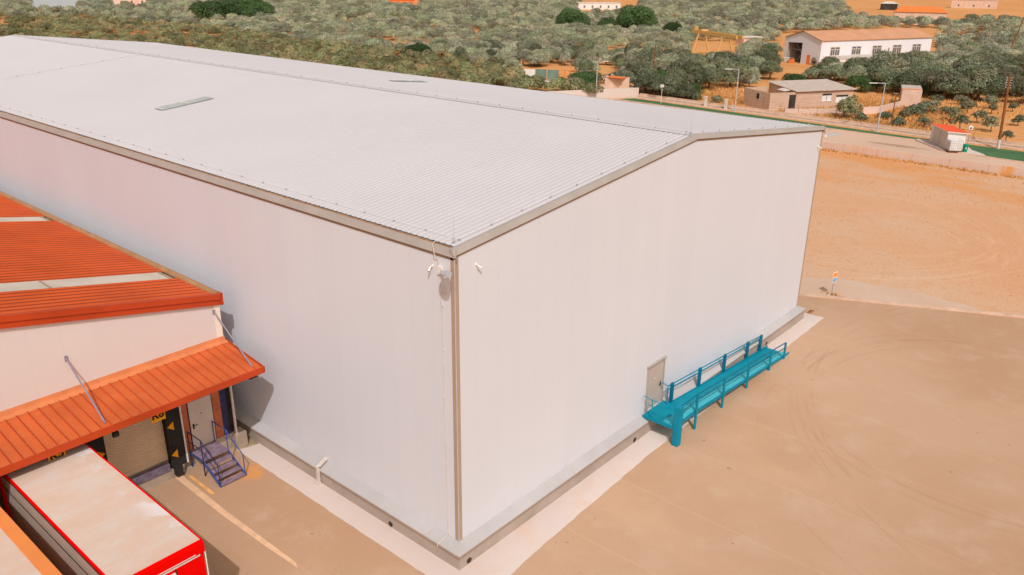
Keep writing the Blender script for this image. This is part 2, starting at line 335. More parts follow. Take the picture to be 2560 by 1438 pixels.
# low kerb between yard and dirt
a, b = Vector((28.9, 9.2, 0)), Vector((62.2, -60, 0)); dd = (b-a).normalized(); 
o = MB().bar(a+Vector((0,0,.04)), b+Vector((0,0,.04)), .25, .14).build('kerb', M['kerb']); tag(o, kind='structure')
# pale concrete strip beyond the kerb
st = wobble([(30.2, 9.), (36.07, 2.56), (37.4, 0.3), (38.3, -4.0), (37.9, -8.0)], .16, .25)
sheet('path', [(29.3, 8.6), (33.0, 1.1), (36.3, -5.8)]+st[::-1], .008, M['slab'])
# concrete apron round the warehouse
e1 = wobble([(-1.27, 12.3), (-1.27, -1.6)], .018, .3); e2 = wobble([(-1.30, -1.6), (-.2, -1.9), (1.5, -1.7), (10, -1.35), (30, -1.24)], .02, .3)
sheet('pavement', e1+e2[1:]+[(29.9, .2), (29.9, .6), (0, .6), (-.1, 12.3)], .008, M['apron'])
sheet('gravel', [(-1.0, 12.32), (-.3, 12.32), (-.3, 40), (-1.0, 40)], .010, M['gravel'])
sheet('gravel', [(-1.30, 12.0), (-.36, 11.75), (-.3, 12.3), (-1.2, 12.32)], .012, M['gravel'])
# dock kerb strip
sheet('pavement', [(-30, 12.0), (-6.2, 12.02), (-3.6, 12.12), (-3.0, 12.2), (-3.0, 12.45), (-30, 12.45)], .012, M['concrete'])
# painted markings
o = MB().quad((-4.06,12.05,.014), (-3.78,12.05,.014), (-3.86,8.5,.014), (-3.82,4.2,.014), (-3.95,3.9,.014), (-4.05,6.,.014), (-4.1,8.8,.014)).build('road_marking', M['mark_w']); tag(o, kind='structure')
o = MB().quad((-3.66,11.75,.014), (-3.53,11.75,.014), (-3.55,9.9,.014), (-3.68,9.9,.014)).build('road_marking', M['mark_y']); tag(o, kind='structure')
# sea glimpsed between far trees
sheet('water', [(146,430), (178,412), (1400,2900), (900,3200)], .5, M['water'])
# road behind the dirt lot
sheet('road', [(80.2,-60), (88,-60), (88.3,-2), (88.7,3.6), (89.0,8), (93.35,11.75), (93.6,21.3), (95.6,60), (94,64), (80.2,72)], .02, M['road'])
mbk = MB()
kp = [(87.9,-60), (88.0,-1.1), (88.6,5.3), (89.0,7.6), (93.35,11.75), (93.6,21.3), (95.9,59.5)]
for p, q in zip(kp[:-1], kp[1:]): mbk.bar((*p, .07), (*q, .07), .2, .16)
tag(mbk.build('kerb', M['kerb']), kind='structure')
sheet('grass', [(88.1,-60), (96.0,-60), (95.0,0.2), (95.45,11.9), (96.3,22.3), (99.2,57.3), (95.9,59.2), (93.7,21.3), (93.4,12.2), (94.8,11.8), (94.6,6.2), (91.8,5.0), (90.2,3.4), (88.6,2.6)], .03, M['lawn'], 'stuff')
# concrete pad for the shed
sheet('pavement', [(88.65,2.7), (90.2,3.5), (91.8,5.1), (94.7,6.3), (94.9,11.9), (93.4,12.), (89.05,7.9), (88.75,5.3)], .045, M['apron'])
# drainage channel strip: two slabs with a gap, then boundary wall
bl = [(97.0,-60), (96.7,0.4), (97.3,12.3), (98.2,24), (100.6,57.3)]
inner = MB(); 
for p, q in zip(bl[:-1], bl[1:]):
    inner.bar((p[0]-.50, p[1], .06), (q[0]-.50, q[1], .06), .8, .14)
tag(inner.build('drain_kerb', M['kerb']), kind='structure')
gm = MB()
for p, q in zip(bl[:-1], bl[1:]): gm.bar((p[0]+.01, p[1], .02), (q[0]+.01, q[1], .02), .21, .02)
tag(gm.build('ditch_shade', M['hole']), kind='structure')  # dark strip paints the shade inside the drain gap
# ================================================================ LOW STAINED WALL AND BOUNDARY WALL
W1 = thing('boundary_wall', 'long low pale concrete wall with rust streaks between the dirt lot and the road', 'wall', (80, 0, 0))
b_ = MB()
for i in range(36): b_.box(79.95, 80.13, -60+i*3.8+.012, -60+(i+1)*3.8-.012, 0, .92)
b_.build('wall', M['stained'], W1)
W2 = thing('boundary_wall', 'low concrete wall with a mesh fence on top, behind the green verge', 'wall', (98, 20, 0))
b_ = MB(); posts = MB(); wires = MB()
for p, q in zip(bl[:-1], bl[1:]):
    b_.bar((p[0]+.42, p[1], .15), (q[0]+.42, q[1], .15), .6, .3); b_.bar((p[0]+.75, p[1], .3), (q[0]+.75, q[1], .3), .2, .6)
    L_ = math.hypot(q[0]-p[0], q[1]-p[1]); n = int(L_/2.6)
    if p[1] >= -5 or True:
        for i in range(n):
            t = i/n; x_, y_ = p[0]+(q[0]-p[0])*t+.75, p[1]+(q[1]-p[1])*t
            if y_ > -12: MB().tube((x_, y_, .6), (x_, y_, 1.75), .022, n=5).build('fence_post', M['wood'], W2)
    for z in (1.0, 1.35, 1.7): wires.bar((p[0]+.75, p[1], z), (q[0]+.75, q[1], z), .012)
b_.build('wall', M['kerb'], W2); wires.build('fence_wires', M['wire'], W2)
W3 = thing('boundary_wall', 'taller pale wall running left from the far corner of the green verge', 'wall', (101, 58, 0))
MB().bar((101.2, 57.6, .75), (80, 69.2, .75), .25, 1.5).build('wall', M['apron'], W3); MB().bar((99.6, 57.2, .08), (80, 68., .08), .8, .16).build('footing', M['kerb'], W3)
# ================================================================ WAREHOUSE
Wd, Ln, H2 = 28.71, 74.25, 11.16
SL = .1037
wh = thing('warehouse', 'huge white panel-clad warehouse with a low white ribbed gable roof', 'warehouse', (Wd/2, Ln/2, 0))
MB().prism([(0,.6),(Wd,.6),(Wd,11.4),(Wd/2,11.4+SL*Wd/2),(0,11.4)], 'y', 0, Ln).build('wall', M['panel'], wh)
# plinth and sloping ledge
pl = MB()
pl.box(-.35, Wd+.35, -.35, Ln+.35, 0, .60); pl.build('plinth', M['plinth'], wh)
lg = MB(); o_ = .40
ring_o = [(-o_,-o_),(Wd+o_,-o_),(Wd+o_,Ln+o_),(-o_,Ln+o_)]; ring_i = [(-.002,-.002),(Wd+.002,-.002),(Wd+.002,Ln+.002),(-.002,Ln+.002)]
for i in range(4):
    j = (i+1) % 4
    lg.add([(*ring_o[i], .60), (*ring_o[j], .60), (*ring_o[j], .645), (*ring_o[i], .645), (*ring_i[j], .845), (*ring_i[i], .845)], [(0,1,2,3), (3,2,4,5)])
lg.build('ledge_flashing', M['trim_light'], wh)
fl = MB()
for i in range(4):
    j = (i+1) % 4; p, q = ring_o[i], ring_o[j]; fl.bar((*p, .575), (*q, .575), .03, .055)
fl.build('ledge_lip', M['trim_dark'], wh)
# corner trims with a pale joint in the fold
for (cx_, cy_, sx, sy) in ((0,0,-1,-1), (Wd,0,1,-1), (0,Ln,-1,1)):
    t_ = MB(); t_.box(*sorted((cx_+sx*.012, cx_-sx*.16)), *sorted((cy_+sy*.012, cy_+sy*.001)), .85, 11.2)
    t_.box(*sorted((cx_+sx*.012, cx_+sx*.001)), *sorted((cy_+sy*.001, cy_-sy*.16)), .85, 11.2)
    t_.build('corner_trim', M['trim_corner'], wh)
MB().tube((-.014,-.014,.85), (-.014,-.014,11.15), .022).build('corner_bead', M['trim_light'], wh)
# roof sheets with ribs (two slopes)
def ribbed(x0, z0, x1, z1, y0, y1, pitch, rw, rh):
    prof = []; y = y0
    while y + pitch <= y1 + 1e-6:
        prof += [(y, 0), (y+pitch-rw-.04, 0), (y+pitch-rw, rh), (y+pitch-.02, rh)]; y += pitch
    prof += [(y, 0), (y1+.001, 0)]
    v = []; f = []
    for yy, h in prof: v += [(x0, yy, z0+h), (x1, yy, z1+h)]
    for i in range(len(prof)-1): f.append((2*i, 2*i+1, 2*i+3, 2*i+2))
    return v, f
zr = lambda x_: 11.455+SL*min(x_, Wd-x_)
for a_, b_2 in ((.17, Wd/2), (Wd-.17, Wd/2)):
    r_ = MB(); r_.add(*ribbed(a_, zr(a_), b_2, zr(b_2), .10, Ln-.10, .25, .07, .015))
    r_.build('roof_sheet', M['roof'], wh)
# ridge cap, seam flashings
rc = MB(); zz = zr(Wd/2); rc.add([(Wd/2-.3, .05, zz-.002), (Wd/2, .05, zz+.022), (Wd/2+.3, .05, zz-.002), (Wd/2-.3, Ln-.05, zz-.002), (Wd/2, Ln-.05, zz+.022), (Wd/2+.3, Ln-.05, zz-.002)], [(0,1,4,3), (1,2,5,4)])
rc.build('ridge_cap', M['roof'], wh)
sm = MB()
for a_ in (.12, Wd-.12): sm.bar((a_, 48, zr(a_)+.014), (Wd/2, 48, zr(Wd/2)+.014), .3, .008)
sm.build('seam_flashing', M['roof'], wh)
# eave gutter (profile along y) and verge trim along the gable
for sx, xb in ((-1, 0), (1, Wd)):
    P_ = lambda dx, z: (xb+sx*dx, z)
    MB().prism([P_(.001,11.10), P_(.012,11.10), P_(.012,11.215), P_(.001,11.215)], 'y', -.12, Ln+.12).build('eave_shade_band', M['trim_dark'], wh)  # thin brown strip stands in for the shadow under the gutter lip
    MB().prism([P_(.001,11.218), P_(.085,11.218), P_(.0,11.465), P_(-.012,11.465), P_(-.012,11.402), P_(-.001,11.401)], 'y', -.085, Ln+.085).build('gutter', M['trim'], wh)
    MB().prism([P_(-.0125,11.4005), P_(-.0125,11.404+SL*.0), P_(-.19,11.425), P_(-.19,11.4005)], 'y', .0, Ln).build('gutter_bed', M['groove'], wh)
for yb, sy in ((0, -1), (Ln, 1)):
    vb = MB(); vt = MB()
    for a_, b_2 in ((-.085, Wd/2), (Wd/2, Wd+.085)):
        for x_a, x_b in ((a_, b_2),):
            za, zb = 11.13+SL*min(max(x_a, 0), Wd-x_a if x_a > Wd/2 else 99), 0
            z0_ = 11.13+SL*(min(x_a, Wd-x_a)); z1_ = 11.13+SL*(min(x_b, Wd-x_b))
            def cs(x_, z): return [(x_, yb+sy*.001, z+.06), (x_, yb+sy*.012, z+.06), (x_, yb+sy*.012, z+.152), (x_, yb+sy*.001, z+.152)]
            vb.add(cs(x_a, z0_)+cs(x_b, z1_), [(0,1,5,4), (1,2,6,5), (2,3,7,6), (0,4,7,3), (0,3,2,1), (4,5,6,7)])
            def ct(x_, z): return [(x_, yb+sy*.001, z+.155), (x_, yb+sy*.085, z+.155), (x_, yb-sy*.0, z+.355), (x_, yb-sy*.12, z+.355), (x_, yb-sy*.12, z+.30)]
            vt.add(ct(x_a, z0_)+ct(x_b, z1_), [(i, (i+1) % 5, 5+(i+1) % 5, 5+i) for i in range(5)]+[(0,1,2,3,4), (9,8,7,6,5)])
    vb.build('verge_band_or_shade', M['trim_dark'], wh); vt.build('verge_trim', M['trim'], wh)  # brown band paints in the shade below the verge trim
# skylights
for xs, y0, y1 in (((4.95, 8.05), 27.0, 27.9), ((Wd-8.6, Wd-5.6), 25.3, 26.1)):
    sk = MB(); (a_, b_2) = xs
    for u0, u1 in ((a_, (a_+b_2)/2-.04), ((a_+b_2)/2+.04, b_2)):
        sk.add([(u0, y0, zr(u0)+.05), (u1, y0, zr(u1)+.05), (u1, y1, zr(u1)+.05), (u0, y1, zr(u0)+.05)], [(0,1,2,3)])
        for yy in np.arange(y0+.1, y1, .25): sk.bar((u0, yy, zr(u0)+.065), (u1, yy, zr(u1)+.065), .05, .03)
    sk.build('skylight', mat('skylight_sheet', (.46, .49, .485), .35, .1, 2), wh)
    for u in (a_+.05, (a_+b_2)/2, b_2-.05): MB().box(u-.04, u+.04, y0+.05, y1-.05, zr(u)+.075, zr(u)+.10).build('skylight_bar', M['white'], wh)
# lightning conductor: clips and wire on ridge, eaves and verge
allc = []; cw = MB()
pts_r = [(Wd/2, y_, zr(Wd/2)+.10) for y_ in np.arange(.5, Ln, 1.5)]
pts_e = [(.55, y_, zr(.55)+.09) for y_ in np.arange(.3, Ln, 1.5)]
pts_v = [(x_, .35, zr(x_)+.09) for x_ in np.arange(.55, Wd-.3, 1.5)]
pts_s = [(x_, 47.8, zr(x_)+.10) for x_ in np.arange(.6, Wd/2, 1.5)]
for P_ in (pts_r, pts_e, pts_v, pts_s):
    allc += P_
    cw.path(P_, .006, 4)
cw.build('conductor_wire', M['white'], wh)
def many(name, pts_, half, m_, parent):
    # the 100 nearest as parts sharing one mesh, the rest as one part
    pts_ = sorted(pts_, key=lambda p: (Vector(p)-CAM).length); o0 = org(parent)
    first = MB().box(-half[0], half[0], -half[1], half[1], -half[2], 0).build(name, m_); first.parent = parent; first.location = Vector(pts_[0])-o0
    for p in pts_[1:100]:
        c = first.copy(); COL.objects.link(c); c.location = Vector(p)-o0
    r = MB()
    for p in pts_[100:]: r.box(p[0]-half[0], p[0]+half[0], p[1]-half[1], p[1]+half[1], p[2]-half[2], p[2])
    if r.v: r.build(name, m_, parent)['kind'] = 'stuff'
many('conductor_clip', allc, (.025, .025, .07), M['trim_light'], wh)
# gutter brackets along the eave

# conduit down the long wall
cd_ = MB().path([(.12,.9,11.52), (-.14,.78,11.5), (-.16,.70,11.2), (-.03,.68,11.0), (-.022,.55,9.0), (-.022,.52,5.0), (-.022,.50,.87), (-.43,.62,.66), (-.43,.66,.5)], .012, 5)
for z in (9.5, 8, 6.3, 4.6, 3): cd_.box(-.04, -.001, .5, .54, z-.02, z+.02)
cd_.build('conduit', M['white_dirty'], wh)
# square overflow duct bridging the ledge
dp = MB(); dp.bar((-.001, 7.38, 1.02), (-.46, 7.38, .80), .13, .09); dp.box(-.51, -.42, 7.315, 7.445, 0.02, .83); dp.box(-.55, -.40, 7.28, 7.48, .01, .10)
dp.build('overflow_duct', M['white_dirty'], wh)
# weep holes in the plinth
def blob_x(y_, z, r, x_=-.3535):
    n = 9; return [(x_, y_+math.cos(2*math.pi*i/n)*r*random.uniform(.8,1.15), z+math.sin(2*math.pi*i/n)*r*random.uniform(.8,1.1)) for i in range(n)]
MB().quad(*blob_x(3.2, .13, .13)).build('weep_hole', M['hole'], wh)
for x_ in (.12, 10.6, 23.9):
    MB().quad(*[(q[1], -.3535, q[2]) for q in blob_x(x_, .14, .13)]).build('weep_hole', M['hole'], wh)
# door in the gable wall
dr = MB().box(11.90, 13.17, -.012, -.002, .90, 3.0).build('door', M['door_t'], wh)
fr = MB(); fr.box(11.82, 11.90, -.07, -.002, .86, 3.08); fr.box(13.17, 13.25, -.07, -.002, .86, 3.08); fr.box(11.78, 13.29, -.11, -.002, 3.08, 3.15); fr.build('door_frame', M['trim'], wh)
h_ = MB(); h_.box(13.0, 13.06, -.03, -.013, 1.72, 1.96); h_.bar((13.03,-.06,1.86), (12.88,-.06,1.86), .025); h_.build('handle', M['ink'], dr)
MB().tube((12.5,-.03,2.3), (12.5,-.012,2.3), .035, n=10).build('peephole', M['white'], dr)
# ---------- things fixed on the warehouse
def wall_lamp(lab, base, d, L_=.85):
    d = Vector(d).normalized(); b0 = Vector(base); s = Vector((-d.y, d.x, 0)).normalized()
    t = thing('wall_lamp', lab, 'lamp', base, 'flat street-lamp heads on the warehouse corners')
    MB().bar(b0, b0+d*.22+Vector((0,0,.02)), .07).build('arm', M['white'], t)
    n = 14; pl_ = []
    for i in range(n):
        a = 2*math.pi*i/n; pl_.append(b0+d*(.22+L_/2+math.cos(a)*L_/2)+s*math.sin(a)*.17*(1-.25*math.cos(a)))
    m_ = MB(); m_.add([p+Vector((0,0,.0)) for p in pl_]+[p+Vector((0,0,.05)) for p in pl_], [tuple(range(n)), tuple(range(n,2*n))]+[(i,(i+1)%n,n+(i+1)%n,n+i) for i in range(n)])
    m_.build('lamp_head', M['lampgrey'], t, bevel=.012)
    MB().add([p*.55+(b0+d*(.22+L_/2))*.45-Vector((0,0,.012)) for p in pl_], [tuple(range(n))]).build('lamp_glass', M['glass'], t)
    return t
wall_lamp('grey flat lamp head reaching round the near top corner of the warehouse', (-.13, .42, 10.72), (-.52, -.85, .16))
wall_lamp('long flat lamp head sticking out past the far right top corner of the warehouse', (Wd+.14, -.03, 10.9), (.96, -.28, 0), 1.15)
def secam(lab, base, d, wall_n):
    b0 = Vector(base); d = Vector(d).normalized(); nn = Vector(wall_n)
    t = thing('security_camera', lab, 'camera', base, 'security cameras on the warehouse')
    MB().tube(b0, b0+nn*.04, .05, n=12).build('base_plate', M['white'], t)
    MB().tube(b0+nn*.04, b0+nn*.12-Vector((0,0,.04)), .018).build('bracket', M['white'], t)
    c = b0+nn*.12-Vector((0,0,.05)); MB().tube(c-d*.04, c+d*.11, .032, n=12).build('camera_body', M['white'], t, smooth=False)
    MB().tube(c+d*.111, c+d*.118, .024, n=12).build('lens', M['ink'], t)
secam('small white bullet camera on the gable wall right of the near corner', (.95, -.003, 10.75), (.7,-.6,-.45), (0,-1,0))
secam('small white bullet camera on the long wall beside the corner lamp', (-.003, .95, 10.72), (-.5,-.2,-.6), (-1,0,0))
secam('small white bullet camera high at the far right end of the gable wall', (28.2, -.003, 10.45), (.5,-.7,-.4), (0,-1,0))
cj = thing('junction_box', 'small white junction box with a loop of cable below the corner lamp', 'box', (-.06, .62, 10.5), None)
MB().box(-.08, -.003, .5, .66, 10.55, 10.8).build('box', M['white'], cj)
lp = []
for i in range(20):
    a = i*.62; lp.append((-.06-.002*i, .45+.10*math.sin(a), 10.05+.13*math.cos(a)+ (.35 if i == 0 else 0)))
MB().path([(-.05,.5,10.6)]+lp, .012, 5).build('cable', M['white_dirty'], cj)
def rod(lab, x_, y_, z, h=.75):
    t = thing('lightning_rod', lab, 'lightning rod', (x_, y_, z), 'lightning rods on the warehouse roof')
    MB().box(x_-.05, x_+.05, y_-.05, y_+.05, z, z+.05).build('foot', M['trim_light'], t); MB().tube((x_,y_,z+.06), (x_,y_,z+h), .008, .005, 6).build('rod', M['trim_light'], t)
rod('thin rod at the near corner of the white roof', .35, .35, zr(.35)+.02)
rod('thin rod on the ridge end of the white roof above the gable', Wd/2-.15, .2, zr(Wd/2)+.04, .9)
rod('thin rod at the far right corner of the white roof', Wd-.6, .6, zr(.6)+.02, .8)
# ================================================================ RED ROOFED LOADING BUILDING
rb = thing('loading_building', 'cream loading-bay building with orange-red sheet roof and long canopy', 'building', (-15, 40, 0))
Y0 = 12.4; RX = -1.05; zR = lambda x_: 6.98+.195*(RX-x_)
MB().prism([(RX,.72),(RX,6.62),(-22,6.62+.195*20.95),(-40,6.62),(-40,.72)], 'y', Y0, 70).build('wall', M['panel_cream'], rb)
MB().prism([(-1.0,0.0),(-1.0,.72),(-3.0,.72),(-3.0,0)], 'y', 12.30, 12.398).build('plinth', M['concrete'], rb)
MB().box(-40, -1.06, Y0+.02, 70, 0, .718).build('plinth', M['concrete'], rb)
MB().box(-1.25, -.72, 12.05, 12.6, 0, .68).build('corner_block', M['concrete'], rb)
# corner trim
MB().box(-1.30, -1.04, Y0-.03, Y0-.002, 4.9, 6.62).build('corner_trim', mat('cream_trim', (.80, .70, .60), .5, .04), rb)
# roof sheet
r_ = MB(); y = 12.0
for (y0, y1) in ((12.4, 15.2), (16.4, 27.6), (28.8, 40), (41.2, 52.4), (53.6, 70)):
    r_.add(*ribbed(-1.2, zR(-1.2), -22, zR(-22), y0, y1, .4, .12, .03))
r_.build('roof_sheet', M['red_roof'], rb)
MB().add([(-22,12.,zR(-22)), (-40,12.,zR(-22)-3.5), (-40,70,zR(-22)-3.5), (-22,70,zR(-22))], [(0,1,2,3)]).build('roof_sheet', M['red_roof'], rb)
for (y0, y1) in ((15.2, 16.4), (27.6, 28.8), (40, 41.2), (52.4, 53.6)):
    s_ = MB()
    xs = [-1.35, -6.1, -11, -16, -21.9]
    for i, (u0, u1) in enumerate(zip(xs[:-1], xs[1:])): s_.add([(u0-.02, y0, zR(u0)+.012*(i%2)), (u1, y0, zR(u1)+.012*(i%2)), (u1, y1, zR(u1)+.012*(i%2)), (u0-.02, y1, zR(u0)+.012*(i%2))], [(0,1,2,3)])
    s_.build('roof_light', M['strip'], rb)
    for u in (-1.5, -6.1, -11): MB().box(u-.03, u+.03, y0+.02, y1-.02, zR(u), zR(u)+.04).build('roof_light_bar', M['trim_dark'], rb)
# front verge trim of roof: red double band; side gutter to the white wall
def slope_bar(y0, y1, dz0, dz1, m, name, x1=-22, xr=-1.02):
    v = []
    for x_ in (xr, x1):
        z = zR(x_); v += [(x_, y0, z+dz0), (x_, y1, z+dz0), (x_, y1, z+dz1), (x_, y0, z+dz1)]
    MB().add(v, [(0,1,5,4), (1,2,6,5), (2,3,7,6), (3,0,4,7), (0,3,2,1), (4,5,6,7)]).build(name, m, rb)
slope_bar(12.22, 12.42, -.16, .07, M['red_trim'], 'verge_trim')
slope_bar(12.27, 12.396, -.40, -.17, M['red_trim'], 'verge_band_or_shade')
MB().prism([(-1.22,6.95), (-1.22,7.03), (-1.08,7.0), (-1.02,7.08), (-.99,7.08), (-.99,6.80), (-1.08,6.80)], 'y', 12.24, 70).build('side_gutter', mat('ochre_gutter', (.40, .22, .11), .6, .15, 1.), rb)
MB().box(-1.03, -.93, 12.2, 12.45, 6.58, 7.09).build('gutter_end', M['red_trim'], rb)
MB().prism([(-.988,6.9), (-.988,7.10), (-.97,7.10), (-.97,6.9)], 'y', 12.2, 70).build('gutter_edge', M['trim_dark'], rb)
# lower facade: brick piers, dock doors
MB().box(-3.40, -3.02, Y0-.05, Y0-.002, .72, 4.9).build('brick_pier', M['brick'], rb)
MB().box(-1.93, -1.58, Y0-.05, Y0-.002, .72, 4.9).build('brick_pier', M['brick'], rb)
MB().box(-1.575, -1.30, Y0-.04, Y0-.004, .72, 4.9).build('service_slot', M['navy'], rb)
MB().box(-1.295, -1.06, Y0-.03, Y0-.004, .72, 4.9).build('pier', M['seal'], rb)
dpipe = MB().tube((-1.1, 12.22, .68), (-1.1, 12.22, 4.75), .055, n=10); dpipe.tube((-1.1,12.22,.72), (-1.1,12.22,.60), .075, n=10); dpipe.build('downpipe', M['white_dirty'], rb, smooth=False)
rd = MB().box(-2.97, -1.96, Y0-.06, Y0-.005, .72, 2.85).build('door', M['door_w'], rb)
h_ = MB(); h_.box(-2.88, -2.82, Y0-.08, Y0-.061, 1.62, 1.85); h_.bar((-2.85, Y0-.10, 1.77), (-2.68, Y0-.10, 1.77), .025); h_.build('handle', M['ink'], rd)
MB().tube((-2.46, Y0-.075, 2.2), (-2.46, Y0-.061, 2.2), .025, n=8).build('peephole', M['ink'], rd)
MB().box(-1.955, -1.935, Y0-.07, Y0-.005, .72, 2.85).build('door_frame', M['navy'], rb); MB().box(-3.0, -2.975, Y0-.07, Y0-.005, .72, 2.85).build('door_frame', M['navy'], rb)
for xc in (-5.235, -9.0, -12.8, -16.6):
    x0, x1 = xc-1.165, xc+1.165
    rl = MB()
    for i in range(24):
        z = .74+i*.105; rl.prism([(Y0-.01, z), (Y0-.035, z+.02), (Y0-.035, z+.085), (Y0-.01, z+.105)], 'x', x0, x1)
    rl.build('roller_door', mat('ivory_slat', (.74, .55, .38), .5, .05), rb)
    sl_ = MB()
    sl_.box(x1+.002, x1+.62, Y0-.30, Y0-.004, .42, 4.3); sl_.box(x0-.62, x0-.002, Y0-.30, Y0-.004, .42, 4.3); sl_.box(x0-.62, x1+.62, Y0-.30, Y0-.004, 3.35, 4.3)
    sl_.build('dock_seal', M['seal'], rb)
    MB().box(x1+.625, x1+.685, Y0-.33, Y0-.004, .42, 4.3).build('seal_post', M['white'], rb)
    MB().box(x0+.1, x1-.1, Y0-.34, Y0-.1, .42, .70).build('dock_leveller', mat('lilac_plate', (.19, .15, .20), .6, .3, 4), rb)
    MB().box(x0-.5, x1+.5, Y0-.28, Y0-.012, 0, .40).build('dock_base', M['concrete'], rb)
    for xx in (x0-.25, x1+.18): MB().box(xx-.14, xx+.14, Y0-.52, Y0-.30, .12, .55).build('dock_bumper', M['tyre'], rb)
    for (tx, tz, s_) in ((x1+.14, .98, 1), (x1+.14, 2.25, 1), (x0-.14, 2.25, -1), (x0-.14, .98, -1)):
        t_ = MB(); yy = Y0-.306; t_.add([(tx-.1*s_, yy, tz+.03), (tx+.17*s_, yy, tz+.22), (tx+.17*s_, yy, tz-.17)], [(0,1,2)]); t_.build('arrow_mark', M['yellow'], rb)
# canopy
CZ0, CZ1, CY0, CY1 = 4.95, 4.60, Y0-.01, 9.72
cn = MB(); prof = []
x_ = -.98
while x_ > -30: prof += [(x_, 0), (x_-.26, 0), (x_-.285, .055), (x_-.325, .055)]; x_ -= .35
v = []; f = []
for xx, h in prof: v += [(xx, CY0-.1, CZ0-.0+h), (xx, CY1, CZ1+h)]
for i in range(len(prof)-1): f.append((2*i, 2*i+1, 2*i+3, 2*i+2))
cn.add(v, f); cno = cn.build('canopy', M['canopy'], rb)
MB().box(-30, -.96, 9.66, 9.715, 4.40, 4.655).build('canopy_fascia', M['red_trim'], cno)
MB().prism([(9.66,4.42), (9.66,4.655), (12.4,5.0), (12.4,4.78)], 'x', -.972, -.93).build('canopy_end', M['red_trim'], cno)
MB().prism([(12.398,4.93), (12.10,4.93), (12.10,4.975), (12.33,5.03), (12.37,5.18), (12.398,5.18)], 'x', -30, -1.0).build('wall_flashing', mat('canopy_flashing', (.62, .21, .085), .5, .12, 2), cno)
fr = MB(); fr.box(-30, -1.0, 9.75, 9.87, 4.38, 4.50); fr.box(-30, -1.0, 11.2, 11.3, 4.55, 4.66)
for xx in (-1.3, -7.0, -12.7, -18.4): fr.bar((xx, 12.35, 4.80), (xx, 9.8, 4.50), .1)
fr.build('canopy_frame', M['navy'], cno)
for xx in (-1.3, -7.0, -12.7, -18.4):
    tr = MB().tube((xx, 12.38, 6.32), (xx, 10.02, 4.72), .035, n=8); tr.box(xx-.05, xx+.05, 12.36, 12.398, 6.22, 6.42); tr.bar((xx, 10.12, 4.79), (xx, 9.98, 4.66), .05)
    tr.build('tie_rod', M['lilac'], cno)
def bay_sign(txt, x0, x1, yy):
    t = thing('bay_sign', 'yellow dock sign reading %s under the canopy edge%s' % (txt, ' beside the open bay' if txt == 'R6' else ' above the red-edged trailer'), 'sign', ((x0+x1)/2, yy, 4.1), 'yellow bay number signs')
    MB().box(x0, x1, yy-.012, yy+.012, 3.86, 4.36).build('panel', M['yellow'], t)
    text_part(txt, .42, M['ink'], t, Matrix.Translation(((x0+x1)/2, yy-.016, 4.11)) @ Matrix.Rotation(math.pi/2, 4, 'X'))
bay_sign('R6', -5.40, -4.86, 10.15); bay_sign('R5', -8.88, -8.34, 10.15)
# flood lamp under canopy end
fl_ = thing('flood_lamp', 'dark flood lamp under the right end of the red canopy', 'lamp', (-1.2, 10, 4.3))
MB().box(-1.5, -1.15, 9.9, 10.1, 4.2, 4.36).build('housing', M['seal'], fl_); MB().bar((-1.12, 10, 4.38), (-1.0, 9.95, 4.1), .05).build('bracket', M['white'], fl_)
fl2 = thing('flood_lamp', 'dark flood lamp under the red canopy left of the open bay', 'lamp', (-6.8, 9.9, 4.3))
MB().box(-6.85, -6.65, 9.86, 10.0, 4.05, 4.22).build('housing', M['seal'], fl2); MB().box(-6.78, -6.72, 9.9, 9.95, 4.22, 4.38).build('bracket', M['navy'], fl2)
# ================================================================ METAL STAIR
sc = thing('metal_staircase', 'worn blue and lilac steel steps with handrails up to the white door', 'staircase', (-2.6, 11.2, 0))
SX0, SX1 = -3.18, -2.07
MB().box(SX0, SX1, 11.22, 12.30, .70, .74).build('landing', M['tread'], sc)
for i in range(4):
    yy = 11.14-i*.29; z = .56-i*.165
    MB().box(SX0+.03, SX1-.03, yy-.25, yy, z, z+.035).build('tread', M['tread'], sc)
for xx in (SX0, SX1):
    st_ = MB(); st_.bar((xx, 11.25, .66), (xx, 10.05, -.0+.03), .04, .14); st_.bar((xx, 12.3, .68), (xx, 11.2, .68), .04, .1); st_.build('stringer', M['blue'], sc)
    if xx == SX0:
        lg_ = MB().bar((xx, 11.25, .66), (xx, 11.25, 0), .04); lg_.bar((xx, 12.25, .66), (xx, 12.25, 0), .04); lg_.build('leg', M['navy'], sc)
    hr = MB(); m_ = M['navy'] if xx == SX0 else M['blue']
    hr.tube((xx, 12.28, 1.66), (xx, 11.25, 1.66), .022); hr.tube((xx, 11.25, 1.66), (xx, 10.12, .98), .022)
    hr.tube((xx, 12.28, 1.66), (xx, 12.28, .7), .022); hr.tube((xx, 11.25, 1.66), (xx, 11.25, .7), .022); hr.tube((xx, 10.12, .98), (xx, 10.1, .05), .022)
    if xx == SX0: hr.tube((xx, 12.28, 1.2), (xx, 11.25, 1.2), .015); hr.tube((xx, 11.25, 1.2), (xx, 10.12, .52), .015)
    hr.build('handrail', m_, sc)
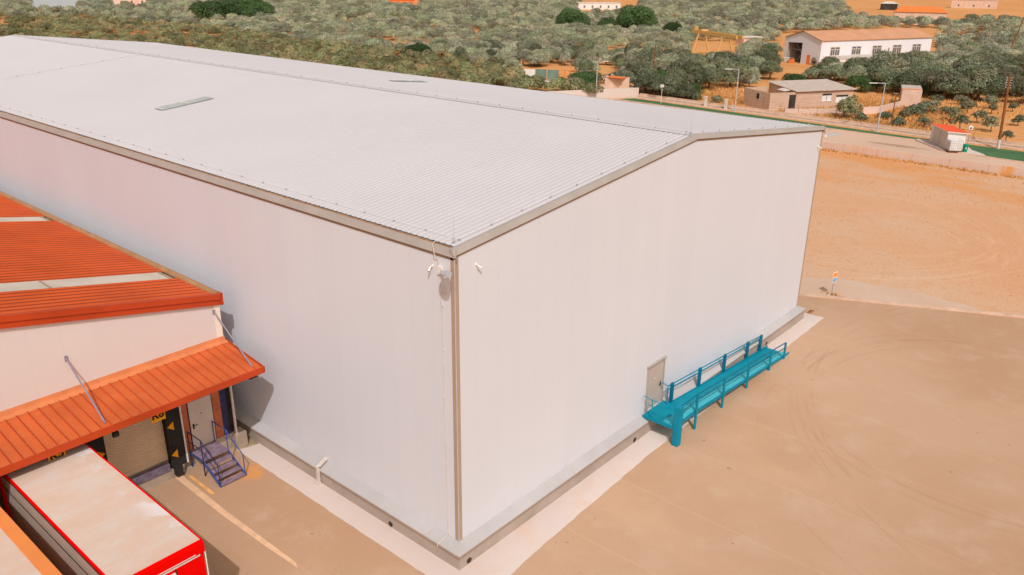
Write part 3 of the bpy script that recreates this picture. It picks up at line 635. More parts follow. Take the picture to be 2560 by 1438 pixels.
# ================================================================ TRAILERS
def trailer(name, label, x0, x1, y0, y1, ztop, top, sides, trimm, frontm, band):
    t = thing(name, label, 'truck trailer', ((x0+x1)/2, (y0+y1)/2, 0), 'truck trailers backed up to the loading bays')
    MB().box(x0+.03, x1-.03, y0+.03, y1-.02, 1.15, ztop-.03).build('body', sides, t)
    MB().box(x0+band, x1-band, y0+band*.6, y1-.1, ztop-.03, ztop).build('roof', top, t)
    e = MB(); e.box(x0, x0+band-.002, y0, y1, ztop-.12, ztop+.012); e.box(x1-band+.002, x1, y0, y1, ztop-.12, ztop+.012); e.box(x0+band, x1-band, y0, y0+.06, ztop-.12, ztop+.012)
    e.build('roof_rail', trimm, t, bevel=.012)
    MB().box(x0, x1, y0, y1, 1.02, 1.148).build('chassis', M['seal'], t)
    for yy in (y1-2.2, y1-3.5):
        for xx in (x0+.15, x1-.15):
            wh_ = MB().tube((xx-.14, yy, .5), (xx+.14, yy, .5), .5, n=20).build('wheel', M['tyre'], t); MB().tube((xx-.15, yy, .5), (xx+.15, yy, .5), .25, n=14).build('rim', M['grey'], wh_)
    for xx in (x0+.4, x1-.4): MB().bar((xx, y0+2.2, 0), (xx, y0+2.2, 1.02), .12).build('landing_leg', M['grey'], t)
    fp = MB(); fp.box(x0+.04, x1-.04, y0, y0+.028, 1.15, ztop-.125); fp.build('front_panel', frontm, t)
    return t
t1 = trailer('box_trailer', 'grey-sided trailer with bright red edges and a dirty pale roof at the first bay', -10.13, -7.60, 2.72, 11.85, 4.0, M['trailer_roof'], mat('trailer_side', (.52, .44, .38), .45, .06, 1), M['red'], M['red'], .05)
# front details
fd = MB(); fd.box(-10.13, -7.60, 2.66, 2.718, 3.62, 3.985); fd.build('front_header', M['red'], t1, bevel=.02)
MB().box(-9.95, -7.9, 2.648, 2.658, 3.66, 3.68).build('header_strip', M['white'], t1)
MB().box(-9.95, -7.75, 2.69, 2.712, 3.54, 3.60).build('front_hinge_rail', M['white_dirty'], t1)
MB().box(-8.72, -8.52, 2.66, 2.71, 1.9, 3.42).build('front_latch', M['white'], t1)
MB().box(-8.52, -8.48, 2.69, 2.715, 1.5, 3.5).build('front_seam', M['seal'], t1)
MB().tube((-7.595, 2.70, 1.2), (-7.595, 2.70, 3.6), .02).build('corner_post', M['white'], t1)
sd = MB(); sd.box(-10.137, -10.125, 2.8, 11.8, 3.30, 3.315); sd.box(-10.137, -10.12, 2.8, 11.8, 3.84, 3.865); sd.build('side_seam', M['seal'], t1)
MB().box(-10.18, -10.10, 11.0, 11.08, 1.3, 3.9).build('rear_post', M['red'], t1)
t2 = trailer('box_trailer', 'trailer with a wide orange roof edge and pale dirty top, at bottom left', -13.40, -10.84, 1.2, 11.85, 4.0, M['trailer_roof'], M['orange'], M['orange'], M['orange'], .37)
# ================================================================ TEAL RAMP
rp = thing('access_ramp', 'long teal steel ramp with railings and a landing at the gable door', 'ramp', (17, -1.1, 0))
dz = lambda x_: .90-.0865*max(0, x_-13.4)
yi, yo = -.50, -1.66
dk = MB()
xs = [11.55, 13.4, 15.98, 18.56, 21.18, 23.8]
for a_, b_2 in zip(xs[:-1], xs[1:]):
    z0_, z1_ = dz(a_), dz(b_2); dk.add([(a_,yo,z0_), (b_2,yo,z1_), (b_2,yi,z1_), (a_,yi,z0_), (a_,yo,z0_-.03), (b_2,yo,z1_-.03), (b_2,yi,z1_-.03), (a_,yi,z0_-.03)], [(0,1,2,3), (7,6,5,4), (0,4,5,1), (1,5,6,2), (2,6,7,3), (3,7,4,0)])
dk.box(11.55, 13.3, yi, -.12, .87, .90)
dk.build('deck', M['teal_deck'], rp)
bm_ = MB()
for yy in (yo-.03, yi+.03):
    bm_.bar((11.55 if yy == yo-.03 else 13.3, yy, .85), (13.4, yy, .85), .05, .16); bm_.bar((13.4, yy, .85), (23.8, yy, -.0+.02), .05, .14)
bm_.bar((11.53, yo, .85), (11.53, -.12, .85), .05, .16); bm_.build('side_beam', M['teal'], rp)
# upstand (wide flat rail) beside the walking surface on the inner side
ox = [13.37, 15.98, 18.56, 21.18, 23.0]
for i, x_ in enumerate(ox):
    z = dz(x_); MB().box(x_-.07, x_+.07, yo-.13, yo-.06, 0, z+.88).build('post', M['teal'], rp)
    if x_ < 22.9:
        MB().box(x_-.10, x_+.10, yi+.002, yi+.10, 0 if i else .0, z+.98).build('post', M['teal_dark'], rp)
MB().box(22.70, 22.90, yi+.002, yi+.10, 0, 1.05).build('post', M['teal_dark'], rp)
MB().box(11.49, 11.80, yo-.30, yo+.0, 0, 1.92).build('corner_post', M['teal'], rp, bevel=.03)
ra = MB()
for hh in (.88, .58): ra.tube((11.7, yo-.09, dz(11.7)+hh), (13.37, yo-.09, dz(13.37)+hh), .03); ra.tube((13.37, yo-.09, dz(13.37)+hh), (23.0, yo-.09, dz(23.0)+hh), .03)
ra.build('handrail', M['teal_dark'], rp)
ra = MB()
for hh in (.97, .80): ra.tube((13.0, yi+.05, dz(13.0)+hh), (22.8, yi+.05, dz(22.8)+hh-.02), .028)
ra.tube((13.0, yi+.05, 1.87), (12.95, -.15, 1.95), .022); ra.tube((13.0, yi+.05, 1.87), (13.0, yi+.05, .9), .022)
ra.build('handrail', M['teal'], rp)
ra = MB()
for hh in (.92, .62, .30): ra.tube((11.53, yo, .9+hh-.05), (11.53, -.35, .9+hh-.02), .02)
ra.tube((11.53, -.35, 1.82), (11.5, -.10, 1.85), .02); ra.tube((11.53, -.55, .88), (11.53, -.55, 1.82), .022)
ra.build('handrail', M['teal'], rp)
# ================================================================ SIGN ON THE DIRT
ns = thing('notice_sign', 'small orange and blue notice board on a thin post at the yard kerb', 'sign', (33.94, -.18, 0))
MB().tube((33.94,-.18,0), (33.94,-.18,1.3), .025).build('post', M['grey'], ns)
Rz = Matrix.Translation((33.94,-.18,0)) @ Matrix.Rotation(math.radians(-12), 4, 'Z')
def rbox(x0, x1, y0, y1, z0, z1, Mx):
    m_ = MB().box(x0, x1, y0, y1, z0, z1); m_.v = [tuple(Mx @ Vector(p)) for p in m_.v]; return m_
rbox(-.24, .24, -.05, -.03, .88, 1.62, Rz).build('board', M['white'], ns)
rbox(-.21, .21, -.056, -.0505, 1.28, 1.56, Rz).build('orange_field', mat('sign_orange', (.85, .28, .05), .5), ns)
rbox(-.21, .21, -.056, -.0505, .94, 1.22, Rz).build('blue_field', mat('sign_blue', (.25, .42, .60), .5), ns)
# ================================================================ SHED, TANK, BIN, SIGN
sh = thing('pump_shed', 'small white utility shed with a bright red lean-to roof on the verge', 'shed', (92, 8.8, 0))
SM = Matrix.Translation((89.4, 7.35, 0)) @ Matrix.Rotation(math.atan2(3.15, 4.7), 4, 'Z')
def sb(*a): return rbox(*a, SM)
hb = MB().add([(0,0,.05), (5.4,0,.05), (5.4,0,2.2), (0,0,2.2), (0,-2.0,.05), (5.4,-2.0,.05), (5.4,-2.0,2.05), (0,-2.0,2.05)], [(0,1,2,3), (7,6,5,4), (0,4,5,1), (3,2,6,7), (0,3,7,4), (1,5,6,2)])
# local: x along the grey door side (away), y negative to the right (white side)
hb.v = [tuple(SM @ Vector(p)) for p in hb.v]; hb.build('wall', M['white'], sh)
sb(.35, 4.6, .002, .02, .1, 2.02).build('door', M['door_w'], sh); sb(2.4, 2.43, .021, .03, .1, 2.02).build('door_seam', M['seal'], sh)
rf = MB().add([(-.25,.25,2.26), (5.3,.25,2.26), (5.3,-2.35,2.1), (-.25,-2.35,2.1)], [(0,1,2,3)]); rf.v = [tuple(SM @ Vector(p)) for p in rf.v]; rf.build('roof', M['shed_red'], sh)
rf = MB().add([(-.25,.25,2.17), (5.3,.25,2.17), (5.3,-2.35,2.01), (-.25,-2.35,2.01), (-.25,.25,2.255), (5.3,.25,2.255), (5.3,-2.35,2.095), (-.25,-2.35,2.095)], [(0,1,2,3), (0,1,5,4), (1,2,6,5), (2,3,7,6), (3,0,4,7)]); rf.v = [tuple(SM @ Vector(p)) for p in rf.v]; rf.build('fascia', M['white'], sh)
tk = thing('liquid_tank', 'white caged plastic liquid container on a pallet against the shed', 'tank', (89.9, 6.5, 0))
TM = Matrix.Translation((89.5, 6.75, 0)) @ Matrix.Rotation(math.atan2(3.15, 4.7), 4, 'Z') @ Matrix.Scale(1.2, 4)
rbox(-1.0, .0, -.55, .55, .22, 1.2, TM).build('container', M['tank'], tk, bevel=.08)
cg = MB()
for z in (.25, .48, .71, .94, 1.2): 
    for p, q in (((-1.03,-.58),(.03,-.58)), ((-1.03,.58),(.03,.58)), ((-1.03,-.58),(-1.03,.58)), ((.03,-.58),(.03,.58))): cg.bar((*p, z), (*q, z), .02)
for i in range(7):
    u = -1.03+i*1.06/6; cg.bar((u,-.58,.2), (u,-.58,1.2), .025); cg.bar((u,.58,.2), (u,.58,1.2), .025)
    u = -.58+i*1.16/6; cg.bar((-1.03,u,.2), (-1.03,u,1.2), .025)
cg.v = [tuple(TM @ Vector(p)) for p in cg.v]; cg.build('cage', M['white_dirty'], tk)
pa = MB()
for i in range(5): pa.box(-1.1, .1, -.6+i*.27, -.47+i*.27, .12, .17)
for u in (-1.0, -.5, 0.): pa.box(u-.05, u+.05, -.6, .6, .03, .12)
pa.v = [tuple(TM @ Vector(p)) for p in pa.v]; pa.build('pallet', M['wood'], tk)
MB().path([tuple(TM @ Vector(p)) for p in ((-.2,-.62,.3), (-.4,-1.0,.1), (-.9,-1.0,.05))], .04, 6).build('hose', M['white'], tk)
bn = thing('litter_bin', 'round green plastic bin beside the caged tank', 'bin', (89.75, 5.35, .05))
MB().tube((89.75,5.35,.06), (89.75,5.35,.86), .24, .29, 18).build('body', M['green_bin'], bn); MB().tube((89.75,5.35,.86), (89.75,5.35,.98), .32, .28, 18).build('lid', M['green_bin'], bn)
MB().tube((89.5,5.25,.45), (89.49,5.24,.62), .08, n=8).build('sticker', M['white'], bn)
pn = thing('road_sign', 'small round-faced sign on a thin pole behind the green bin', 'sign', (93.5, 6.0, 0))
MB().tube((93.5,6.0,0), (93.5,6.0,2.2), .03, n=6).build('pole', M['grey'], pn); MB().tube((93.44,5.96,2.35), (93.48,5.99,2.35), .26, n=16).build('face', M['white'], pn); MB().tube((93.43,5.95,2.28), (93.44,5.96,2.28), .12, n=10).build('emblem', M['navy'], pn)
# ================================================================ STREET LAMPS
def street_lamp(lab, x_, y_, h, d, al=1.7):
    t = thing('street_lamp', lab, 'street lamp', (x_, y_, 0), 'grey street lamps along the verge')
    MB().box(x_-.25, x_+.25, y_-.25, y_+.25, 0, .12).build('footing', M['kerb'], t)
    MB().tube((x_,y_,.1), (x_,y_,h), .09, .055, 8).build('pole', M['lampgrey'], t)
    d = Vector((*d, 0)).normalized(); a = Vector((x_, y_, h-.03)); MB().tube(a, a+d*al*.55, .04, n=6).build('arm', M['grey'], t)
    MB().bar(a+d*al*.5, a+d*al, .28, .08).build('lamp_head', M['white'], t)
street_lamp('grey street lamp nearest the far corner of the verge, arm to the right', 94.1, 61.1, 6.0, (.64,-.77), 1.7)
street_lamp('grey street lamp in front of the brick house, arm to the left', 98.1, 38.7, 6.2, (-.56,.83), 2.0)
street_lamp('grey street lamp between the shed and the concrete hut, arm to the left', 96.0, 17.35, 6.3, (-.56,.83), 2.0)
tp = thing('sign_post', 'thin white post with a small white head on the green strip', 'post', (97.2, 50.8, 0))
MB().tube((97.2,50.8,0), (97.2,50.8,2.6), .04, n=6).build('post', M['white'], tp); MB().box(97.0,97.4,50.6,51.0,2.55,2.95).build('head', M['white'], tp)
# ================================================================ UTILITY POLES AND WIRES
def pole(lab, x_, y_, h, lean=(0, 0), r=.14, arms=0, base_pale=False):
    t = thing('utility_pole', lab, 'pole', (x_, y_, 0), 'wooden utility poles')
    top = Vector((x_+lean[0], y_+lean[1], h))
    MB().tube((x_,y_,0), top, r, r*.7, 8).build('pole', M['wood'], t)
    if base_pale: MB().tube((x_,y_,0), Vector((x_,y_,0)).lerp(top, .13), r*1.04, r*1.0, 8).build('base_sleeve', M['white_dirty'], t)
    ins = MB()
    for i in range(max(arms, 1)):
        c = Vector((x_,y_,0)).lerp(top, 1-.03-.035*i*8/h); ins.tube(c+Vector((.0,-.22,0)), c+Vector((0,-.30,0)), .05, n=6); ins.tube(c+Vector((.0,.22,0)), c+Vector((0,.30,0)), .05, n=6); ins.bar(c+Vector((0,-.3,0)), c+Vector((0,.3,0)), .05)
    ins.build('insulators', M['white_dirty'], t)
    return top
T1 = pole('tall leaning brown utility pole by the green verge at the right edge', 95.0, 2.94, 8.5, (-.1, .45), .17, 5, True)
T2 = pole('short brown pole beside the street lamp near the concrete hut', 100.59, 17.05, 4.7, (0, .1), .09)
T3 = pole('brown pole rising from the dense trees left of the gantry crane', 119.0, 66.1, 6.9, (.2,-.3), .16, 2)
T4 = pole('leaning dark pole in the olive grove right of the white hangar', 240, 40, 7.6, (1.6,-1.2), .16, 2)
T5 = pole('tall brown leaning pole near the parked van at the right edge', 228, 28.6, 9.6, (2.0,-1.5), .2, 2)
T6 = pole('thin pole rising behind the ridge of the white hangar', 270, 88, 6.5, (0,0), .12)
T7 = pole('short brown pole in the grey olive grove, right one of the pair', 218, 186, 5.6, (0,0), .14)
T8 = pole('short brown pole in the grey olive grove, left one of the pair', 250, 240, 7.0, (0,0), .14)
T9 = pole('thin brown pole in front of the dark green bushes at upper left', 145.6, 276, 6.8, (0,0), .13)
T10 = pole('pole standing in front of the long wall of the white hangar', 165, 38.5, 5.4, (.3, .1), .11)
T11 = pole('thin brown pole in the olives below the orange-roofed house', 240, 290, 8, (0, 0), .14)
def wire(lab, a, b, sag=.5, n=12, name='power_line', off=((0,0,0),)):
    m_ = MB()
    for o in off:
        p = [Vector(a)+Vector(o)+(Vector(b)-Vector(a))*(i/n)-Vector((0,0,sag*4*(i/n)*(1-i/n))) for i in range(n+1)]; m_.path(p, .012, 4)
    tag(m_.build(name, M['wire']), lab, 'cable', 'overhead cables')
wire('cables running off the frame from the tall leaning pole', T1, (60, -60, 8.5), .8, off=((0,.1,0), (0,.1,-.3), (0,.1,-.6), (0,.1,-.9)))
wire('sagging dark cable from the tall leaning pole over the brick house', T1-Vector((0,0,.3)), T3, 1.2)
wire('guy cable slanting down from the tall leaning pole into the orange field', T1-Vector((0,0,.8)), (112, 9, 0), 0.05)
wire('cable between the two leaning poles in the grove beside the hangar', T4, T5, .5)
# ================================================================ BRICK HOUSE
bh = thing('brick_house', 'unfinished pink block house with pale sheet roof behind the verge', 'house', (110, 35, 0))
# local frame: u along the long front (to the right in view), v depth
BO = Vector((101.9, 35.1, 0)); U = Vector((.86, -.51, 0)); V = Vector((.51, .86, 0)); U.normalize(); V = Vector((-U.y, U.x, 0))
BM = Matrix(((U.x, V.x, 0, BO.x), (U.y, V.y, 0, BO.y), (0, 0, 1, 0), (0, 0, 0, 1)))
def lb(*a): return rbox(*a, BM)
def lpoly(vs_, fs): m_ = MB().add(vs_, fs); m_.v = [tuple(BM @ Vector(p)) for p in m_.v]; return m_
# front-left open annex
a_ = MB(); 
for bx in ((0,3.4,0,.2,0,2.7), (0,.2,.2,6.8,0,2.7), (.2,4.,6.6,6.8,0,2.7), (3.4,4.6,.0,.2,2.35,2.7)): a_.box(*bx)
a_.v = [tuple(BM @ Vector(p)) for p in a_.v]; a_.build('annex_wall', M['block'], bh)
lpoly([(-.02,2.6,1.5), (-.02,3.4,1.5), (-.02,3.4,2.3), (-.02,2.6,2.3)], [(0,1,2,3)]).build('window', M['dark_in'], bh)
lb(-.05, -.025, 2.45, 2.6, 1.3, 2.35).build('window_frame', M['white_dirty'], bh)
lb(1.2, 2.2, 6.58, 6.60, 1.6, 2.2).build('window', M['dark_in'], bh)
# main block
lpoly([(4.6,0,0), (15.,0,0), (15.,7.,0), (4.6,7.,0), (4.6,0,2.75), (15.,0,2.75), (15.,7.,3.3), (4.6,7.,3.3)], [(0,1,5,4), (1,2,6,5), (2,3,7,6), (3,0,4,7), (4,5,6,7)]).build('wall', M['block'], bh)
lb(3.4, 4.6, .05, .1, 0, 2.35).build('doorway', M['dark_in'], bh)
lpoly([(4.3,-.35,2.80), (15.4,-.35,2.80), (15.6,7.3,3.40), (4.3,7.3,3.40), (4.3,-.35,2.88), (15.4,-.35,2.88), (15.6,7.3,3.48), (4.3,7.3,3.48)], [(0,1,5,4), (1,2,6,5), (2,3,7,6), (3,0,4,7), (4,5,6,7), (3,2,1,0)]).build('roof', M['sheet_grey'], bh)
lpoly([(3.2,1.,2.75), (5.0,1.,2.95), (5.0,3.,3.1), (3.2,3.,2.8)], [(0,1,2,3)]).build('roof_scrap', M['white_dirty'], bh)
for (u0, u1, z0_, z1_) in ((9.3, 11.0, 1.25, 2.35), (11.9, 14.1, 1.0, 2.05)):
    wi = lb(u0, u1, -.012, -.004, z0_, z1_).build('window', M['tank'], bh); lb(u0, u1, -.03, -.013, z1_-.3, z1_).build('blind', M['dark_in'], wi); lb(u0-.1, u1+.1, -.08, -.013, z0_-.1, z0_-.002).build('sill', M['white'], wi); lb((u0+u1)/2-.03, (u0+u1)/2+.03, -.03, -.013, z0_, z1_-.3).build('mullion', M['dark_in'], wi)
# concrete retaining wall before it
cw_ = thing('garden_wall', 'low pale concrete wall running past the brick house towards the hut', 'wall', (110, 26, 0))
m_ = MB()
for p, q in (((99.9,31.8), (104.9,27.2)), ((104.9,27.2), (112.1,22.6)), ((112.1,22.6), (120.6,21.9))): m_.bar((*p,.5), (*q,.5), .2, 1.0)
m_.build('wall', M['stained'], cw_)
# block hut
ht = thing('block_hut', 'small pale block hut with a red edged flat roof beyond the low wall', 'hut', (123, 22, 0))
HO = Vector((120.9, 22.0, 0)); HU = (Vector((120.9,19.3,0))-HO).normalized(); HV = Vector((-HU.y, HU.x, 0)); HM = Matrix(((HU.x, HV.x, 0, HO.x), (HU.y, HV.y, 0, HO.y), (0,0,1,0), (0,0,0,1))) @ Matrix.Rotation(math.radians(18), 4, 'Z')
rbox(0, 2.7, 0, 5.5, 0, 2.75, HM).build('wall', M['pink_plaster'], ht); rbox(-.15, 0, -.0, 5.6, 0, 2.7, HM).build('side_wall', M['block'], ht); rbox(-.2, 2.6, .15, 5.6, 2.76, 2.82, HM).build('roof', M['sheet_grey'], ht); rbox(-.25, 2.65, .02, .14, 2.752, 2.86, HM).build('roof_edge', M['terra'], ht)
# gate posts and yellow marker
for i, (x_, y_) in enumerate(((99.3,44.2), (98.9,40.6))):
    g_ = thing('gate_post', ('left' if i == 0 else 'right')+'-hand short white gate post at the opening before the brick house', 'post', (x_, y_, 0), 'white gate posts')
    MB().box(x_-.18, x_+.18, y_-.18, y_+.18, 0, 1.5).build('post', M['white_dirty'], g_); MB().box(x_-.22, x_+.22, y_-.22, y_+.22, 1.5, 1.58).build('cap', M['white'], g_)
ym = thing('marker_post', 'orange-yellow marker head on a thin post by the low garden wall', 'marker', (104.5, 22.6, 0))
MB().tube((104.5,22.6,0), (104.5,22.6,1.2), .04, n=6).build('post', M['wood'], ym); MB().box(104.25,104.75,22.35,22.85,1.2,1.75).build('head', M['yellow'], ym)
# ================================================================ WHITE HANGAR
hg = thing('white_hangar', 'white hangar with an ochre gable roof, open end door and a row of windows', 'hangar', (188, 50, 0))
HO = Vector((172.0, 55.1, 0)); HU = Vector((32.4, -14.25, 0)).normalized(); HV = Vector((-HU.y, HU.x, 0)); HM = Matrix(((HU.x, HV.x, 0, HO.x), (HU.y, HV.y, 0, HO.y), (0,0,1,0), (0,0,0,1)))
def gb_(*a): return rbox(*a, HM)
def gp(vs_, fs): m_ = MB().add(vs_, fs); m_.v = [tuple(HM @ Vector(p)) for p in m_.v]; return m_
HL, HWd, HE, HR = 35.4, 11.4, 5.5, 7.1
gp([(0,0,0), (HL,0,0), (HL,0,HE), (0,0,HE), (HL,HWd,0), (HL,HWd,HE), (HL,HWd/2,HR), (0,HWd,0), (0,HWd,HE)], [(0,1,2,3), (1,4,5,6,2), (4,7,8,5)]).build('wall', M['hangar_w'], hg)
gp([(0,0,0), (0,0,HE), (0,HWd/2,HR), (0,HWd,HE), (0,HWd,0), (0,HWd-1.1,0), (0,HWd-1.1,4.4), (0,HWd-5.6,4.6), (0,HWd-5.6,0)], [(0,8,7,2,1), (2,7,6,3), (3,6,5,4)]).build('gable_wall', M['hangar_g'], hg)
gp([(-.3,-.25,HE), (HL+.3,-.25,HE), (HL+.3,HWd/2,HR+.1), (-.3,HWd/2,HR+.1), (-.3,HWd+.25,HE), (HL+.3,HWd+.25,HE), (-.3,-.25,HE-.15), (HL+.3,-.25,HE-.15)], [(0,1,2,3), (3,2,5,4), (0,6,7,1)]).build('roof', M['orange_soil_roof'], hg)
gb_(.3, 8, HWd-6.5, HWd-.3, .02, .06).build('floor', M['concrete'], hg)
gb_(8, 8.1, .3, HWd-.3, 0, 5.2).build('back_partition', M['dark_in'], hg)
gp([(.05,HWd-1.1,0), (8,HWd-1.1,0), (8,HWd-1.1,4.5), (.05,HWd-1.1,4.5)], [(0,1,2,3)]).build('inner_wall', M['concrete'], hg)
m_ = MB(); m_.bar((2,HWd-5.5,0), (2,HWd-2,4), .25); m_.bar((2.3,HWd-2,.2), (2.3,HWd-5,3.2), .25); m_.bar((1.5,HWd-5.4,2.7), (1.5,HWd-1.2,2.9), .2); m_.v = [tuple(HM @ Vector(p)) for p in m_.v]; m_.build('inner_steelwork', M['grey'], hg)
gb_(-.06, -.02, 2.9, 3.9, 0, 2.1).build('side_door', M['terra'], hg)
for i in range(5):
    u = 2.9+i*6.55; wi = gb_(u, u+2.7, -.03, -.005, 2.2, 3.9).build('window', M['glass'], hg)
    fm = MB(); fm.box(u-.12, u+2.82, -.08, -.031, 3.9, 4.05); fm.box(u-.12, u+2.82, -.10, -.031, 2.08, 2.2); fm.box(u, u+2.7, -.07, -.031, 3.36, 3.50)
    for q in (-.12, 1.24, 2.68): fm.box(u+q, u+q+.18, -.07, -.032, 2.2, 3.9)
    for q in (.66, 2.0): fm.box(u+q, u+q+.1, -.06, -.0325, 2.2, 3.36)
    fm.v = [tuple(HM @ Vector(p)) for p in fm.v]; fm.build('frame', M['white_dirty'], wi)
lt = gp([(1.5,-3.2,0), (1.5,-3.2,1.7), (1.5,-.02,2.1), (1.5,-.02,0), (15,-3.2,0), (15,-3.2,1.7), (15,-.02,2.1), (15,-.02,0)], [(0,1,2,3), (4,5,6,7), (0,4,5,1), (1,5,6,2)]); lt.build('lean_to', M['sheet_grey'], hg)
gb_(1.6, 4.5, -3.26, -3.21, .1, 1.5).build('lean_to_panel', M['white'], hg)
wt = thing('wall_tank', 'grey round tyre ring leaning on the hangar end wall', 'tyre', (170.9, 57., 0))
MB().tube(HM @ Vector((-.4,1.2,.9)), HM @ Vector((-.15,1.2,.95)), .9, n=18).build('tyre', M['grey'], wt); MB().tube(HM @ Vector((-.41,1.2,.9)), HM @ Vector((-.401,1.2,.9)), .55, n=16).build('hub', M['dark_in'], wt)
for i, (u, v_) in enumerate(((-1.2, 7.6), (-1.6, 6.9), (-1.0, 9.3))):
    c = HM @ Vector((u, v_, 0)); q = thing('crate', ('white crate at the mouth of the hangar', 'brown crate nearest the hangar opening', 'white drum left of the hangar opening')[i], 'crate', c, 'clutter at the hangar door')
    MB().box(c.x-.5, c.x+.5, c.y-.5, c.y+.5, 0, 1.0).build('box', (M['white'], M['terra'], M['white_dirty'])[i], q, bevel=.05); MB().box(c.x-.55, c.x+.55, c.y-.55, c.y+.55, 1.0, 1.08).build('lid', (M['white_dirty'], M['wood'], M['white'])[i], q)
for i, (x_, y_, s_) in enumerate(((172.8,72.5,1.3), (174.6,70.2,1.0), (176.,69.,.9), (170.5,74.5,.8))):
    q = thing('stone_block', ('tall white block farthest left of the hangar', 'white block beside the tallest one left of the hangar', 'small white block near the hangar corner', 'small pale block at the left end of the row')[i], 'block', (x_, y_, 0), 'pale blocks left of the hangar')
    MB().box(x_-s_*.6, x_+s_*.6, y_-s_*.5, y_+s_*.5, .1, s_*1.3).build('block', M['white'], q, bevel=.05); MB().box(x_-s_*.6, x_+s_*.6, y_-.1, y_+.1, 0, .1).build('bearer', M['wood'], q)
# ================================================================ GANTRY CRANE
gc = thing('gantry_crane', 'yellow gantry crane with splayed legs standing among the olives', 'crane', (172, 84, 0))
A = Vector((181.5, 91.3, 5.2)); B = Vector((172.2, 77.0, 5.2)); d = (B-A).normalized(); s = Vector((-d.y, d.x, 0))
m_ = MB()
for o in (-.8, .8): m_.bar(A-d*1.5+s*o, B+d*3.5+s*o, .35, .75)
for q in (-1.4, 17.): m_.bar(A+d*q+s*-.8, A+d*q+s*.8, .3, .6)
m_.build('beam', M['crane'], gc)
for q in (2.2, 14.2):
    for o in (-1, 1):
        c = A+d*q; MB().bar(c+s*o*.8, Vector((c.x, c.y, 0))+s*o*2.4, .28).build('leg', M['crane'], gc)
m_ = MB()
for q in (2.2, 14.2):
    c = A+d*q; m_.bar(Vector((c.x, c.y, .3))-s*2.6, Vector((c.x, c.y, .3))+s*2.6, .3)
m_.build('foot_beam', M['crane'], gc)
c = A+d*3; MB().bar(c-s*.9+Vector((0,0,.5)), c+s*.9+Vector((0,0,.5)), 1.5, .4).build('trolley', M['crane'], gc); c = A-d*.9; MB().bar(c+Vector((0,0,.4)), c+Vector((0,0,1.3)), .7).build('motor_box', M['crane'], gc)
# ================================================================ SMALL BUILDINGS
pg = thing('pool_shelter', 'low white walled enclosure with green sheet screens among the orchard trees', 'shelter', (108, 83, 0))
a0 = Vector((106.4, 87.6, 0)); a1 = Vector((109.4, 85.6, 0)); a2 = Vector((113.2, 84.2, 0)); a3 = Vector((114.2, 80.6, 0))
def wallseg(p, q, z0, z1, th=.15):
    m_ = MB(); m_.bar((p.x, p.y, (z0+z1)/2), (q.x, q.y, (z0+z1)/2), th, z1-z0); return m_
P0, P1, P2, P3 = Vector((104.6,87.0,0)), Vector((105.9,83.6,0)), Vector((107.6,79.2,0)), Vector((108.7,76.2,0))
wallseg(P0, P1, 0, 2.0).build('white_wall', M['white'], pg)
for i in range(2): a_, b_ = P1.lerp(P2, i/2+.02), P1.lerp(P2, i/2+.48); wallseg(a_, b_, .3, 2.1, .06).build('green_screen', M['greenglass'], pg)
m_ = MB()
for i in range(4): q = P2.lerp(P3, i/3); m_.bar((q.x,q.y,0), (q.x,q.y,2.2), .1)
m_.bar((P2.x,P2.y,2.15), (P3.x,P3.y,2.15), .08); m_.bar((P2.x,P2.y,.7), (P3.x,P3.y,.7), .08); m_.build('frame', M['terra'], pg)
MB().quad((104.2,86.8,.06), (103.2,83.5,.06), (106,76.5,.06), (109,77,.06), (106.5,84,.06)).build('paving', M['apron'], pg)
bb = thing('garage', 'pink-beige flat garage block with a brown hatch beside the street lamp', 'garage', (104, 63.5, 0))
wallseg(Vector((101.6,64.6,0)), Vector((103.6,61.0,0)), 0, 2.6, 1.2).build('wall', M['pink_plaster'], bb)
MB().quad((101.,65.2,.05), (103.8,60.6,.05), (113,66,.05), (109,71,.05)).build('driveway', M['pink_plaster'], bb)
cc_ = Vector((102.6,62.1,0)); wallseg(Vector((102.35,62.2,0)), Vector((102.75,61.5,0)), 1.2, 2.4, .1).build('hatch', M['wood'], bb)
MB().box(101.2,103.2,61.2,64.4,2.62,2.7).build('roof', M['terra'], bb)
def house(name, label, x_, y_, ang, wx, wy, h, wallm, roofm, pitch=.9, wins=4, cat='house'):
    t = thing(name, label, cat, (x_, y_, 0)); Mx = Matrix.Translation((x_, y_, 0)) @ Matrix.Rotation(ang, 4, 'Z')
    def f(m_): m_.v = [tuple(Mx @ Vector(p)) for p in m_.v]; return m_
    f(MB().box(-wx/2, wx/2, -wy/2, wy/2, 0, h)).build('wall', wallm, t)
    if pitch > 0: f(MB().add([(-wx/2-.4,-wy/2-.4,h), (wx/2+.4,-wy/2-.4,h), (wx/2+.4,wy/2+.4,h), (-wx/2-.4,wy/2+.4,h), (-wx/2+wy*.3,0,h+pitch), (wx/2-wy*.3,0,h+pitch)], [(0,1,5,4), (1,2,5), (2,3,4,5), (3,0,4), (3,2,1,0)])).build('roof', roofm, t)
    else: f(MB().box(-wx/2-.25, wx/2+.25, -wy/2-.25, wy/2+.25, h, h+.25)).build('roof', roofm, t)
    for i in range(wins):
        u = -wx/2+(i+.5)*wx/wins; wi = f(MB().box(u-.5, u+.5, -wy/2-.03, -wy/2-.005, .9, 2.2)).build('window', M['glass'], t); f(MB().box(u-.6, u+.6, -wy/2-.08, -wy/2-.031, .75, .9)).build('sill', M['white'], wi)
    return t
D = math.radians
house('white_house', 'long low white house beyond the grey olive grove at the top centre', 374, 261, D(-42), 27, 9, 3.4, M['white'], M['white_dirty'], 0, 6)
